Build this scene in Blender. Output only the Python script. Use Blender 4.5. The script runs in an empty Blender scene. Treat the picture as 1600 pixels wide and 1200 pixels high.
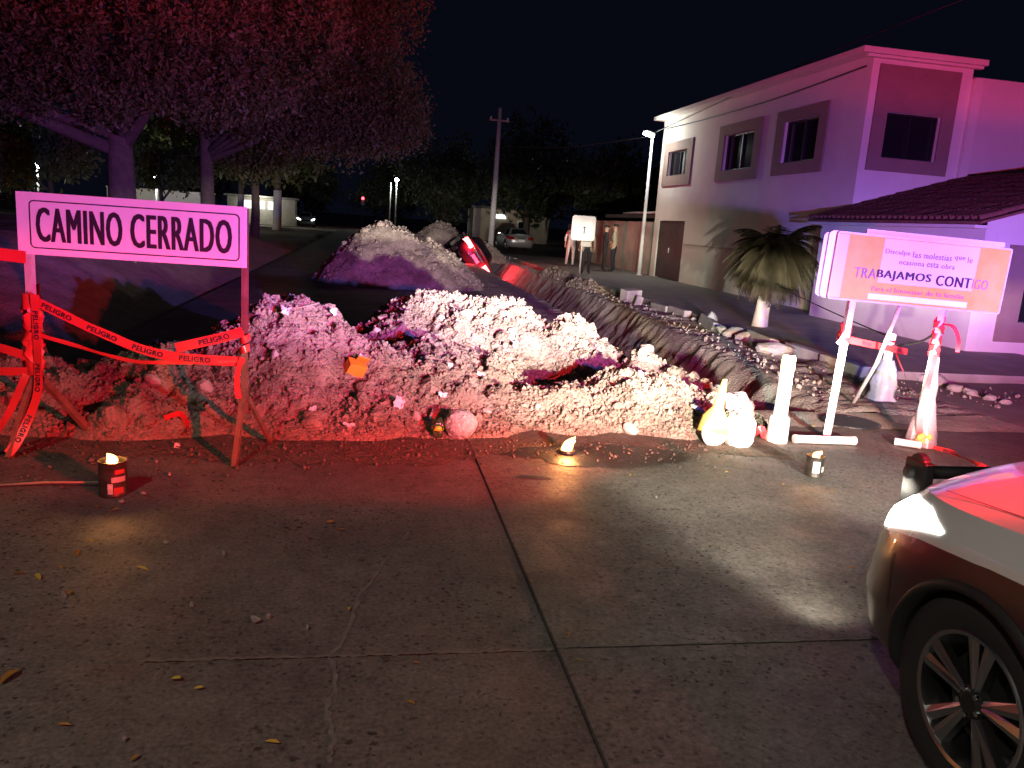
import bpy, bmesh, math, random
import numpy as np
from mathutils import Matrix, Vector, Euler, noise
R = math.radians
PI = math.pi
rnd = random.Random(7)
scene = bpy.context.scene
COL = scene.collection

# ------------------------------------------------------------------ camera
EYE = Vector((0, 0, 1.62))
CAMROT = Matrix.Rotation(-R(10.6), 3, 'Z') @ Matrix.Rotation(PI/2 - R(11.3), 3, 'X') @ Matrix.Rotation(R(4.0), 3, 'Z')
FPX = 1248.0
cd = bpy.data.cameras.new('camera')
cd.sensor_fit = 'HORIZONTAL'; cd.sensor_width = 36; cd.lens = 36*FPX/1600
cd.clip_start = 0.05; cd.clip_end = 3000
cam = bpy.data.objects.new('camera', cd)
cam.matrix_world = Matrix.Translation(EYE) @ CAMROT.to_4x4()
COL.objects.link(cam); scene.camera = cam

# ------------------------------------------------------------------ night sky
W = bpy.data.worlds.new('World'); scene.world = W; W.use_nodes = True
wn = W.node_tree.nodes; wl = W.node_tree.links
bgn = wn['Background']
sky = wn.new('ShaderNodeTexSky'); sky.sky_type = 'NISHITA'; sky.sun_disc = False
sky.sun_elevation = R(-6.0); sky.sun_rotation = R(200)
wl.new(sky.outputs[0], bgn.inputs[0]); bgn.inputs[1].default_value = 0.10
glow = wn.new('ShaderNodeBackground'); glow.inputs[0].default_value = (0.30, 0.40, 1.0, 1); glow.inputs[1].default_value = 0.006   # night air over the town
addw = wn.new('ShaderNodeAddShader'); wl.new(bgn.outputs[0], addw.inputs[0]); wl.new(glow.outputs[0], addw.inputs[1]); wl.new(addw.outputs[0], wn['World Output'].inputs[0])

scene.view_settings.view_transform = 'Standard'
scene.view_settings.look = 'None'
scene.view_settings.gamma = 1
scene.view_settings.exposure = 0.0
scene.view_settings.use_curve_mapping = False
scene.render.engine = 'CYCLES'
cy = scene.cycles
cy.use_denoising = True
cy.max_bounces = 5; cy.diffuse_bounces = 2; cy.glossy_bounces = 3; cy.transmission_bounces = 4; cy.transparent_max_bounces = 6
cy.sample_clamp_indirect = 4.0
cy.caustics_reflective = False; cy.caustics_refractive = False

# light levels (watts)
P_RED, P_BLUE, P_HEAD, P_STREET = 6200, 14000, 8800, 195

# ------------------------------------------------------------------ helpers
def ray(px, py):
    return CAMROT @ Vector(((px-800)/FPX, -(py-600)/FPX, -1))
def gnd(px, py, z=0.0):
    d = ray(px, py); return EYE + d*((z-EYE.z)/d.z)
def at_y(px, py, y):
    d = ray(px, py); return EYE + d*(y/d.y)
def at_x(px, py, x):
    d = ray(px, py); return EYE + d*(x/d.x)

def tag(o, label=None, cat=None, group=None, kind=None):
    if label: o['label'] = label
    if cat: o['category'] = cat
    if group: o['group'] = group
    if kind: o['kind'] = kind
    return o
def empty(name, loc=(0, 0, 0), rot=(0, 0, 0), label=None, cat=None, group=None):
    o = bpy.data.objects.new(name, None); o.empty_display_size = 0.1
    o.location = loc; o.rotation_euler = rot; COL.objects.link(o)
    return tag(o, label, cat, group)
def link(o, parent=None):
    COL.objects.link(o)
    if parent is not None: o.parent = parent
    return o

def fnoise(x, y, z=0.0, oct=4, h=0.8):
    return noise.fractal(Vector((x, y, z)), h, 2.1, oct)

class MB:
    def __init__(s): s.v = []; s.f = []; s.mi = []
    def add(s, vs, fs, mi=0):
        b = len(s.v); s.v += [tuple(v) for v in vs]
        s.f += [tuple(b+i for i in f) for f in fs]; s.mi += [mi]*len(fs); return s
    def box(s, c, size, rot=None, mi=0, taper=1.0):
        hx, hy, hz = size[0]/2, size[1]/2, size[2]/2
        P = []
        for z, k in ((-hz, 1), (hz, taper)):
            for x, y in ((-hx, -hy), (hx, -hy), (hx, hy), (-hx, hy)): P.append(Vector((x*k, y*k, z)))
        if rot is not None:
            m = rot if isinstance(rot, Matrix) else Euler(rot).to_matrix()
            P = [m @ p for p in P]
        c = Vector(c)
        return s.add([p+c for p in P], [(3, 2, 1, 0), (4, 5, 6, 7), (0, 1, 5, 4), (1, 2, 6, 5), (2, 3, 7, 6), (3, 0, 4, 7)], mi)
    def bar(s, a, b, w, d=None, mi=0, up=(0, 0, 1)):
        a = Vector(a); b = Vector(b); d = d or w
        z = (b-a).normalized(); x = Vector(up).cross(z)
        if x.length < 1e-4: x = Vector((1, 0, 0)).cross(z)
        x.normalize(); y = z.cross(x)
        P = [q + x*(i*w/2) + y*(j*d/2) for q in (a, b) for i, j in ((-1, -1), (1, -1), (1, 1), (-1, 1))]
        return s.add(P, [(3, 2, 1, 0), (4, 5, 6, 7), (0, 1, 5, 4), (1, 2, 6, 5), (2, 3, 7, 6), (3, 0, 4, 7)], mi)
    def tube(s, pts, r, n=8, mi=0, cap=True):
        pts = [Vector(p) for p in pts]; N = len(pts)
        rr = r if isinstance(r, (list, tuple)) else [r]*N
        vs = []; ref = None
        for i, p in enumerate(pts):
            t = (pts[min(i+1, N-1)] - pts[max(i-1, 0)]).normalized()
            if ref is None:
                ref = t.orthogonal().normalized()
            ref = (ref - t*ref.dot(t)).normalized(); q = t.cross(ref)
            for k in range(n):
                a = 2*PI*k/n; vs.append(p + (ref*math.cos(a) + q*math.sin(a))*rr[i])
        fs = []
        for i in range(N-1):
            for k in range(n):
                a = i*n+k; b = i*n+(k+1) % n; fs.append((a, b, b+n, a+n))
        if cap: fs.append(tuple(range(n))[::-1]); fs.append(tuple((N-1)*n+k for k in range(n)))
        return s.add(vs, fs, mi)
    def lathe(s, prof, n=24, c=(0, 0, 0), axis='Z', mi=0, rot=None, closed=False, cap=True):
        c = Vector(c); vs = []
        for r, h in prof:
            for k in range(n):
                a = 2*PI*k/n
                p = Vector((r*math.cos(a), r*math.sin(a), h))
                if axis == 'X': p = Vector((p.z, p.x, p.y))
                elif axis == 'Y': p = Vector((p.x, p.z, p.y))
                if rot is not None: p = rot @ p
                vs.append(p+c)
        M = len(prof); fs = []
        for i in range(M-1 if not closed else M):
            j = (i+1) % M
            for k in range(n):
                fs.append((i*n+k, i*n+(k+1) % n, j*n+(k+1) % n, j*n+k))
        if not closed and cap:
            fs.append(tuple(range(n))[::-1]); fs.append(tuple((M-1)*n+k for k in range(n)))
        return s.add(vs, fs, mi)
    def build(s, name, mats, parent=None, smooth=False, bevel=0, angle=None):
        me = bpy.data.meshes.new(name); me.from_pydata(s.v, [], s.f)
        for m in (mats if isinstance(mats, (list, tuple)) else [mats]): me.materials.append(m)
        if any(s.mi): me.polygons.foreach_set('material_index', s.mi)
        me.update()
        if bevel:
            bm = bmesh.new(); bm.from_mesh(me)
            es = [e for e in bm.edges if len(e.link_faces) == 2 and e.calc_face_angle(0) > 0.6]
            bmesh.ops.bevel(bm, geom=es, offset=bevel, segments=2, affect='EDGES', profile=0.6)
            bm.to_mesh(me); bm.free()
        if smooth:
            me.polygons.foreach_set('use_smooth', [True]*len(me.polygons))
            if angle: me.set_sharp_from_angle(angle=R(angle))
        o = bpy.data.objects.new(name, me)
        return link(o, parent)

def grid_mesh(xs, ys, Z, name, mat, parent=None, smooth=True):
    """regular height grid; Z[j][i]"""
    nx, ny = len(xs), len(ys)
    XX, YY = np.meshgrid(xs, ys)
    V = np.stack([XX.ravel(), YY.ravel(), np.asarray(Z).ravel()], 1)
    idx = np.arange(nx*ny).reshape(ny, nx)
    F = np.stack([idx[:-1, :-1].ravel(), idx[:-1, 1:].ravel(), idx[1:, 1:].ravel(), idx[1:, :-1].ravel()], 1)
    me = bpy.data.meshes.new(name); me.from_pydata(V.tolist(), [], F.tolist()); me.materials.append(mat)
    if smooth: me.polygons.foreach_set('use_smooth', [True]*len(me.polygons))
    return link(bpy.data.objects.new(name, me), parent)

# ------------------------------------------------------------------ materials
def mat(name, col, rough=0.8, metal=0.0, var=0.0, vscale=6.0, bump=0.0, bscale=30.0, spec=0.5, coat=0.0, emit=None, estr=0.0, col2=None, transl=0.0):
    m = bpy.data.materials.new(name); m.use_nodes = True
    nt = m.node_tree; b = nt.nodes['Principled BSDF']
    b.inputs['Base Color'].default_value = (*col, 1); b.inputs['Roughness'].default_value = rough
    b.inputs['Metallic'].default_value = metal; b.inputs['Specular IOR Level'].default_value = spec
    b.inputs['Coat Weight'].default_value = coat
    if emit: b.inputs['Emission Color'].default_value = (*emit, 1); b.inputs['Emission Strength'].default_value = estr
    if var or bump or col2:
        tc = nt.nodes.new('ShaderNodeTexCoord')
        mp = nt.nodes.new('ShaderNodeNewGeometry')
        src = mp.outputs['Position'] if False else tc.outputs['Object']
    if var or col2:
        n1 = nt.nodes.new('ShaderNodeTexNoise'); n1.inputs['Scale'].default_value = vscale; n1.inputs['Detail'].default_value = 7; n1.inputs['Roughness'].default_value = 0.65
        nt.links.new(src, n1.inputs['Vector'])
        rp = nt.nodes.new('ShaderNodeValToRGB'); rp.color_ramp.elements[0].position = 0.3; rp.color_ramp.elements[1].position = 0.7
        c2 = col2 or tuple(min(1, c*(1+var)) for c in col); c1 = col if col2 else tuple(c*(1-var) for c in col)
        rp.color_ramp.elements[0].color = (*c1, 1); rp.color_ramp.elements[1].color = (*c2, 1)
        nt.links.new(n1.outputs['Fac'], rp.inputs['Fac']); nt.links.new(rp.outputs['Color'], b.inputs['Base Color'])
    if bump:
        n2 = nt.nodes.new('ShaderNodeTexNoise'); n2.inputs['Scale'].default_value = bscale; n2.inputs['Detail'].default_value = 6; n2.inputs['Roughness'].default_value = 0.7
        nt.links.new(src, n2.inputs['Vector'])
        bp = nt.nodes.new('ShaderNodeBump'); bp.inputs['Strength'].default_value = bump; bp.inputs['Distance'].default_value = 0.02
        nt.links.new(n2.outputs['Fac'], bp.inputs['Height']); nt.links.new(bp.outputs['Normal'], b.inputs['Normal'])
    return m
def emis(name, col, s):
    m = bpy.data.materials.new(name); m.use_nodes = True; nt = m.node_tree
    nt.nodes.remove(nt.nodes['Principled BSDF']); e = nt.nodes.new('ShaderNodeEmission')
    e.inputs[0].default_value = (*col, 1); e.inputs[1].default_value = s
    nt.links.new(e.outputs[0], nt.nodes['Material Output'].inputs[0]); return m

def concrete_mat():
    """worn exposed-aggregate concrete: pale matrix, dark stone pits, stains"""
    m = bpy.data.materials.new('worn_concrete'); m.use_nodes = True
    nt = m.node_tree; N = nt.nodes; L = nt.links; b = N['Principled BSDF']
    g = N.new('ShaderNodeNewGeometry')
    def noi(sc, det=6, ro=0.6):
        n = N.new('ShaderNodeTexNoise'); n.inputs['Scale'].default_value = sc; n.inputs['Detail'].default_value = det; n.inputs['Roughness'].default_value = ro
        L.new(g.outputs['Position'], n.inputs['Vector']); return n.outputs['Fac']
    def ramp(src, p0, p1, c0, c1):
        r = N.new('ShaderNodeValToRGB'); r.color_ramp.elements[0].position = p0; r.color_ramp.elements[1].position = p1
        r.color_ramp.elements[0].color = (*c0, 1); r.color_ramp.elements[1].color = (*c1, 1); L.new(src, r.inputs['Fac']); return r.outputs['Color']
    def mix(f, a, c, mode='MIX'):
        x = N.new('ShaderNodeMix'); x.data_type = 'RGBA'; x.blend_type = mode
        if isinstance(f, float): x.inputs['Factor'].default_value = f
        else: L.new(f, x.inputs['Factor'])
        L.new(a, x.inputs['A']); L.new(c, x.inputs['B']); return x.outputs['Result']
    base = ramp(noi(1.1), 0.3, 0.72, (0.115, 0.10, 0.085), (0.21, 0.185, 0.16))
    fine = ramp(noi(55, 4), 0.3, 0.7, (0.55, 0.55, 0.55), (1.35, 1.35, 1.35))
    c = mix(1.0, base, fine, 'MULTIPLY')
    wp = N.new('ShaderNodeTexNoise'); wp.inputs['Scale'].default_value = 30; L.new(g.outputs['Position'], wp.inputs['Vector'])
    ad = N.new('ShaderNodeVectorMath'); ad.operation = 'MULTIPLY_ADD'; ad.inputs[1].default_value = (0.035, 0.035, 0.035)
    L.new(wp.outputs['Color'], ad.inputs[0]); L.new(g.outputs['Position'], ad.inputs[2])
    v = N.new('ShaderNodeTexVoronoi'); v.inputs['Scale'].default_value = 34; v.inputs['Randomness'].default_value = 1.0
    L.new(ad.outputs[0], v.inputs['Vector'])
    pit = ramp(v.outputs['Distance'], 0.24, 0.34, (1, 1, 1), (0, 0, 0))          # stone spots
    keep = ramp(v.outputs['Color'], 0.42, 0.46, (1, 1, 1), (0, 0, 0))             # only some cells
    patch = ramp(noi(0.9, 3), 0.35, 0.6, (0.25, 0.25, 0.25), (1, 1, 1))
    pk = mix(1.0, pit, keep, 'MULTIPLY'); pk = mix(1.0, pk, patch, 'MULTIPLY')
    v2 = N.new('ShaderNodeTexVoronoi'); v2.inputs['Scale'].default_value = 19; L.new(ad.outputs[0], v2.inputs['Vector'])
    p2 = mix(1.0, ramp(v2.outputs['Distance'], 0.20, 0.30, (1, 1, 1), (0, 0, 0)), ramp(v2.outputs['Color'], 0.30, 0.36, (1, 1, 1), (0, 0, 0)), 'MULTIPLY')
    p2 = mix(1.0, p2, ramp(noi(1.7, 3), 0.45, 0.62, (0, 0, 0), (1, 1, 1)), 'MULTIPLY')
    pk = mix(1.0, pk, p2, 'LIGHTEN')
    c = mix(1.0, c, ramp(noi(9, 6, 0.75), 0.3, 0.7, (0.68, 0.68, 0.68), (1.25, 1.25, 1.25)), 'MULTIPLY')
    dark = N.new('ShaderNodeRGB'); dark.outputs[0].default_value = (0.022, 0.018, 0.016, 1)
    c = mix(pk, c, dark.outputs[0])
    L.new(c, b.inputs['Base Color'])
    rr = ramp(noi(3), 0.3, 0.7, (0.5, 0.5, 0.5), (0.78, 0.78, 0.78)); L.new(rr, b.inputs['Roughness'])
    bp = N.new('ShaderNodeBump'); bp.inputs['Strength'].default_value = 0.55; bp.inputs['Distance'].default_value = 0.006
    inv = N.new('ShaderNodeMath'); inv.operation = 'MULTIPLY_ADD'; inv.inputs[1].default_value = -0.9
    L.new(pk, inv.inputs[0]); L.new(noi(90, 5), inv.inputs[2]); L.new(inv.outputs[0], bp.inputs['Height'])
    L.new(bp.outputs['Normal'], b.inputs['Normal'])
    return m

def soil_mat(name, c1, c2, c3, bump=0.7):
    m = bpy.data.materials.new(name); m.use_nodes = True
    nt = m.node_tree; N = nt.nodes; L = nt.links; b = N['Principled BSDF']; b.inputs['Roughness'].default_value = 0.95; b.inputs['Specular IOR Level'].default_value = 0.15
    g = N.new('ShaderNodeNewGeometry')
    n1 = N.new('ShaderNodeTexNoise'); n1.inputs['Scale'].default_value = 5; n1.inputs['Detail'].default_value = 10; n1.inputs['Roughness'].default_value = 0.75
    L.new(g.outputs['Position'], n1.inputs['Vector'])
    r = N.new('ShaderNodeValToRGB'); e = r.color_ramp.elements; e[0].position = 0.3; e[0].color = (*c1, 1); e[1].position = 0.7; e[1].color = (*c3, 1)
    x = e.new(0.5); x.color = (*c2, 1); L.new(n1.outputs['Fac'], r.inputs['Fac']); L.new(r.outputs['Color'], b.inputs['Base Color'])
    n2 = N.new('ShaderNodeTexNoise'); n2.inputs['Scale'].default_value = 60; n2.inputs['Detail'].default_value = 8; n2.inputs['Roughness'].default_value = 0.7
    L.new(g.outputs['Position'], n2.inputs['Vector'])
    bp = N.new('ShaderNodeBump'); bp.inputs['Strength'].default_value = bump; bp.inputs['Distance'].default_value = 0.022
    vo = N.new('ShaderNodeTexVoronoi'); vo.inputs['Scale'].default_value = 34; L.new(g.outputs['Position'], vo.inputs['Vector'])
    sb = N.new('ShaderNodeMath'); sb.operation = 'MULTIPLY_ADD'; sb.inputs[1].default_value = -0.8; L.new(vo.outputs['Distance'], sb.inputs[0]); L.new(n2.outputs['Fac'], sb.inputs[2])
    L.new(sb.outputs[0], bp.inputs['Height']); L.new(bp.outputs['Normal'], b.inputs['Normal'])
    return m

M = {}
M['concrete'] = concrete_mat()
M['soil'] = soil_mat('dry_soil', (0.15, 0.12, 0.09), (0.29, 0.235, 0.18), (0.43, 0.36, 0.29), 1.0)
M['park'] = soil_mat('park_dirt', (0.19, 0.15, 0.11), (0.28, 0.22, 0.17), (0.36, 0.29, 0.23), 0.6)
M['trench'] = soil_mat('cut_earth', (0.33, 0.285, 0.24), (0.43, 0.38, 0.325), (0.52, 0.465, 0.41), 1.0)
M['stone'] = mat('broken_concrete', (0.42, 0.39, 0.35), 0.9, var=0.25, vscale=12, bump=0.5, bscale=50)
M['pave'] = mat('pavement', (0.27, 0.235, 0.21), 0.85, var=0.2, vscale=2.5, bump=0.3, bscale=60)
M['kerb'] = mat('kerb_concrete', (0.34, 0.31, 0.28), 0.9, var=0.25, vscale=5, bump=0.4, bscale=40)
M['mortar'] = mat('crack_mortar', (0.205, 0.18, 0.155), 0.9, var=0.3, vscale=20, bump=0.4)
M['oil'] = mat('oil_stain', (0.03, 0.026, 0.022), 0.45, var=0.4, vscale=9, bump=0.3)
M['wall'] = mat('house_plaster', (0.66, 0.60, 0.52), 0.9, var=0.06, vscale=1.2, bump=0.15, bscale=70)
M['wall2'] = mat('old_plaster', (0.40, 0.34, 0.27), 0.92, var=0.25, vscale=1.6, bump=0.25, bscale=40)
M['surround'] = mat('window_surround', (0.24, 0.16, 0.13), 0.85, var=0.1, vscale=3, bump=0.2)
M['glass'] = mat('dark_glass', (0.012, 0.012, 0.014), 0.12, spec=0.5)
M['blackmetal'] = mat('black_metal', (0.02, 0.02, 0.02), 0.45, metal=0.3, bump=0.1)
M['irondoor'] = mat('iron_door', (0.045, 0.03, 0.028), 0.55, var=0.2, vscale=4)
M['tile'] = mat('clay_tile', (0.16, 0.06, 0.04), 0.85, var=0.3, vscale=4, bump=0.3)
M['whitepaint'] = mat('white_paint', (0.72, 0.70, 0.68), 0.55, var=0.06, vscale=8, bump=0.08)
M['signwhite'] = mat('sign_sheet', (0.80, 0.77, 0.78), 0.4, var=0.05, vscale=5)
M['signink'] = mat('sign_lettering', (0.03, 0.012, 0.03), 0.5)
M['fadedink'] = mat('faded_lettering', (0.16, 0.12, 0.16), 0.6)
M['fadedink2'] = mat('very_faded_lettering', (0.24, 0.15, 0.14), 0.6)
M['yellow'] = mat('faded_yellow', (0.50, 0.27, 0.025), 0.5, var=0.1, vscale=4, col2=(0.56, 0.36, 0.07))
M['palepanel'] = mat('pale_panel', (0.52, 0.47, 0.42), 0.5, var=0.05, vscale=4)
M['tubemetal'] = mat('painted_tube', (0.55, 0.50, 0.48), 0.5, metal=0.2, var=0.2, vscale=12)
M['rust'] = mat('rusty_angle', (0.16, 0.09, 0.06), 0.8, var=0.35, vscale=14, bump=0.3)
M['tape'] = mat('red_tape', (0.58, 0.03, 0.035), 0.35, spec=0.6)
M['cable'] = mat('dark_cable', (0.03, 0.03, 0.03), 0.6)
M['plastic'] = mat('milky_plastic', (0.55, 0.52, 0.55), 0.3, bump=0.5, bscale=25)
M['conewhite'] = mat('delineator_white', (0.85, 0.84, 0.78), 0.45)
M['coneyellow'] = mat('delineator_yellow', (0.62, 0.45, 0.10), 0.5, var=0.15, vscale=10)
M['rubber'] = mat('rubber', (0.022, 0.02, 0.02), 0.8, bump=0.2, bscale=80)
M['tin'] = mat('soot_tin', (0.10, 0.08, 0.07), 0.4, metal=0.7, var=0.5, vscale=15)
M['tinlabel'] = mat('tin_label', (0.55, 0.50, 0.48), 0.6, var=0.3, vscale=25)
M['tinred'] = mat('tin_red', (0.45, 0.06, 0.04), 0.5)
M['flame'] = emis('flame', (1.0, 0.42, 0.10), 14)
M['flamecore'] = emis('flame_core', (1.0, 0.78, 0.45), 45)
M['ledlamp'] = emis('led_lamp', (0.82, 0.97, 1.0), 60)
M['warmlamp'] = emis('warm_lamp', (1.0, 0.80, 0.42), 40)
M['redlamp'] = emis('red_lamp', (1.0, 0.03, 0.04), 18)
M['taillamp'] = emis('tail_lamp', (1.0, 0.06, 0.06), 30)
M['coollit'] = emis('lit_window', (0.85, 0.95, 0.95), 2.2)
M['bark'] = mat('bark', (0.085, 0.062, 0.048), 0.95, var=0.3, vscale=8, bump=0.8, bscale=18)
M['limewash'] = mat('limewashed_bark', (0.60, 0.56, 0.52), 0.95, var=0.15, vscale=9, bump=0.6, bscale=25)
M['orange'] = mat('orange_card', (0.75, 0.24, 0.02), 0.6, var=0.1)
M['paper'] = mat('paper_white', (0.62, 0.58, 0.57), 0.8, var=0.05)
M['wood'] = mat('weathered_wood', (0.36, 0.28, 0.20), 0.9, var=0.25, vscale=10, bump=0.3)
M['leafdry'] = mat('dry_leaf', (0.45, 0.20, 0.03), 0.7, var=0.3, vscale=30)
M['leafyel'] = mat('yellow_leaf', (0.55, 0.36, 0.05), 0.7, var=0.25, vscale=30)
M['carwhite'] = mat('white_car_paint', (0.74, 0.73, 0.72), 0.28, spec=0.5, coat=0.8)
M['cardark'] = mat('dark_car_paint', (0.035, 0.012, 0.016), 0.3, spec=0.5, coat=1.0)
M['carblack'] = mat('black_plastic', (0.018, 0.017, 0.017), 0.6, bump=0.1, bscale=200)
M['alloy'] = mat('alloy', (0.55, 0.55, 0.56), 0.28, metal=1.0)
M['alloydark'] = mat('alloy_dark', (0.05, 0.05, 0.05), 0.4, metal=0.6)
M['silverpaint'] = mat('silver_car_paint', (0.38, 0.38, 0.40), 0.35, metal=0.5, coat=0.6)
M['headlamp'] = emis('head_lamp', (1.0, 0.97, 0.86), 9)
M['redlens'] = emis('red_lens', (1.0, 0.03, 0.05), 6)
M['bluelens'] = emis('blue_lens', (0.10, 0.12, 1.0), 6)
M['chrome'] = mat('chrome', (0.8, 0.8, 0.8), 0.12, metal=1.0)
M['plate'] = mat('plate_white', (0.8, 0.8, 0.8), 0.4)
M['skin'] = mat('skin', (0.42, 0.26, 0.18), 0.6)
M['hair'] = mat('dark_hair', (0.015, 0.012, 0.01), 0.6)

def leaf_mat(name, c1, c2):
    m = mat(name, c1, 0.6, var=0.3, col2=c2, vscale=1.6); nt = m.node_tree
    b = nt.nodes['Principled BSDF']; t = nt.nodes.new('ShaderNodeBsdfTranslucent'); mx = nt.nodes.new('ShaderNodeMixShader'); mx.inputs[0].default_value = 0.3
    lk = [l for l in nt.links if l.to_socket == b.inputs['Base Color']][0]; nt.links.new(lk.from_socket, t.inputs[0])
    nt.links.new(b.outputs[0], mx.inputs[1]); nt.links.new(t.outputs[0], mx.inputs[2]); nt.links.new(mx.outputs[0], nt.nodes['Material Output'].inputs[0]); return m
M['leaf'] = leaf_mat('tree_leaf', (0.08, 0.085, 0.03), (0.14, 0.14, 0.055))
M['leafd'] = leaf_mat('dark_leaf', (0.03, 0.04, 0.018), (0.06, 0.07, 0.03))
M['palm'] = leaf_mat('palm_leaf', (0.04, 0.034, 0.016), (0.085, 0.066, 0.035))

def lamp(name, kind, loc, power, col, parent=None, radius=0.05, aim=None, cone=150, blend=0.5):
    l = bpy.data.lights.new(name, kind); l.energy = power; l.color = col
    l.shadow_soft_size = radius
    if kind == 'SPOT': l.spot_size = R(cone); l.spot_blend = blend
    o = bpy.data.objects.new(name, l); COL.objects.link(o); o.location = loc
    if aim is not None: o.rotation_euler = Vector(aim).to_track_quat('-Z', 'Y').to_euler()
    if parent is not None: o.parent = parent
    return o

def beam_shape(o, vk, hk):
    """photometric distribution of a lamp: intensity over the tangent of the vertical and horizontal beam angle"""
    l = o.data; l.use_nodes = True; nt = l.node_tree; N = nt.nodes; L = nt.links; e = N['Emission']
    t = N.new('ShaderNodeTexCoord'); s = N.new('ShaderNodeSeparateXYZ'); L.new(t.outputs['Normal'], s.inputs[0])
    az = N.new('ShaderNodeMath'); az.operation = 'ABSOLUTE'; L.new(s.outputs['Z'], az.inputs[0])
    mx = N.new('ShaderNodeMath'); mx.operation = 'MAXIMUM'; mx.inputs[1].default_value = .02; L.new(az.outputs[0], mx.inputs[0])
    out = []
    for ax, keys in (('Y', vk), ('X', hk)):
        dv = N.new('ShaderNodeMath'); dv.operation = 'DIVIDE'; L.new(s.outputs[ax], dv.inputs[0]); L.new(mx.outputs[0], dv.inputs[1])
        mr = N.new('ShaderNodeMapRange'); mr.inputs['From Min'].default_value = keys[0][0]; mr.inputs['From Max'].default_value = keys[-1][0]; L.new(dv.outputs[0], mr.inputs['Value'])
        rp = N.new('ShaderNodeValToRGB'); rp.color_ramp.interpolation = 'EASE'; el = rp.color_ramp.elements; lo, hi = keys[0][0], keys[-1][0]
        el[0].position = 0; el[1].position = 1
        for e_, (_, v) in ((el[0], keys[0]), (el[1], keys[-1])): e_.color = (v, v, v, 1)
        for k, v in keys[1:-1]: q = el.new((k-lo)/(hi-lo)); q.color = (v, v, v, 1)
        L.new(mr.outputs[0], rp.inputs[0]); out.append(rp.outputs[0])
    m = N.new('ShaderNodeMath'); m.operation = 'MULTIPLY'; L.new(out[0], m.inputs[0]); L.new(out[1], m.inputs[1]); L.new(m.outputs[0], e.inputs['Strength'])
    return o

# lettering -----------------------------------------------------------------
def text_mesh(body, size=1.0, bold=0.0, align='CENTER'):
    cu = bpy.data.curves.new('t', 'FONT'); cu.body = body; cu.size = size; cu.align_x = align; cu.align_y = 'CENTER' if align == 'CENTER' else 'BOTTOM_BASELINE'
    cu.offset = bold; cu.resolution_u = 3; cu.space_character = 1.12
    o = bpy.data.objects.new('t', cu); COL.objects.link(o)
    dg = bpy.context.evaluated_depsgraph_get(); me = bpy.data.meshes.new_from_object(o.evaluated_get(dg))
    V = np.array([v.co[:] for v in me.vertices]); F = [tuple(p.vertices) for p in me.polygons]
    bpy.data.objects.remove(o); bpy.data.curves.remove(cu); bpy.data.meshes.remove(me)
    return V, F
def fit_text(body, width, height, bold):
    V, F = text_mesh(body, 1.0, 0.0)
    lo, hi = V.min(0), V.max(0); V = V - (lo+hi)/2
    V[:, 0] *= width/(hi[0]-lo[0]); V[:, 1] *= height/(hi[1]-lo[1]); return V, F
def put_text(mb, V, F, cx, cz, y, wgt):
    for k, dx in enumerate((0.0, -wgt, wgt) if wgt else (0.0,)):
        mb.add([(cx+v[0]+dx, y-0.0004*k, cz+v[1]) for v in V], F)

# ================================================================== SETTING
def quad_sheet(name, rects, z, m):
    b = MB()
    for x0, x1, y0, y1 in rects: b.add([(x0, y0, z), (x1, y0, z), (x1, y1, z), (x0, y1, z)], [(0, 1, 2, 3)])
    return b.build(name, m)
def xr_at(y): return float(np.interp(y, [6, 7.5, 12, 16, 27, 40], [4.35, 4.55, 5.05, 5.4, 5.6, 5.7]))
def xl_at(y): return xr_at(y) - float(np.interp(y, [6, 8, 40], [1.0, 1.55, 1.7]))
TY0, TY1 = 7.0, 36.0
g = quad_sheet('ground', [(-500, 2.6, -60, 900), (6.4, 500, -60, 900), (2.6, 6.4, -60, TY0), (2.6, 6.4, TY1, 900)], -0.06, M['park'])
tag(g, kind='structure')

# park dirt at the left, gently uneven
xs = np.linspace(-34, -2.95, 130); ys = np.concatenate([np.linspace(2, 14, 110), np.linspace(14.2, 70, 110)])
Z = np.array([[0.03 + 0.10*fnoise(x*0.35, y*0.35, 1.3) + 0.035*fnoise(x*2.2, y*2.2, 4.1) for x in xs] for y in ys])
def sst(a_, b_, t): t = min(1, max(0, (t-a_)/(b_-a_))); return t*t*(3-2*t)
Z += np.array([[0.95*sst(6.5, 14, y)*sst(-2.95, -5.0, x)*(1-sst(20, 45, y)) for x in xs] for y in ys])
Z = np.maximum(Z, -0.03); Z[:, -1] = -0.05
tag(grid_mesh(xs, ys, Z, 'park_ground', M['park']), kind='structure')

# concrete road: slabs with open joints
road = empty('road'); tag(road, kind='structure')
rb = MB(); rb.box((0.9, 2.0, -0.045), (7.6, 10.0, 0.03)); rb.box((-0.15, 50, -0.045), (5.5, 86, 0.03)); rb.box((6.6, 0.0, -0.045), (3.7, 13.8, 0.03))
rb.build('road_base', mat('joint_dirt', (0.05, 0.042, 0.035), 0.95), road)
def slab(x0, x1, y0, y1, dz=0.0):
    gp = 0.0045
    b = MB(); b.box(((x0+x1)/2, (y0+y1)/2, -0.014+dz/2), (x1-x0-2*gp, y1-y0-2*gp, 0.028+dz))
    return b.build('concrete_slab', M['concrete'], road, bevel=0.004)
for y0, y1 in ((-1.3, 2.77), (2.77, 6.45), (6.45, 10.1), (10.1, 13.8), (13.8, 17.5), (17.5, 21.2), (21.2, 24.9), (24.9, 28.6), (28.6, 32.3), (32.3, 36.0), (36, 40), (40, 50), (50, 64), (64, 90)):
    slab(-2.9, 0.77, y0, y1)
    if y1 < 7: slab(0.77, 4.44, y0, y1, 0.008); slab(4.44, 8.2, y0, y1, 0.002)
    else: slab(0.77, 2.58, y0, y1, 0.004)
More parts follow.
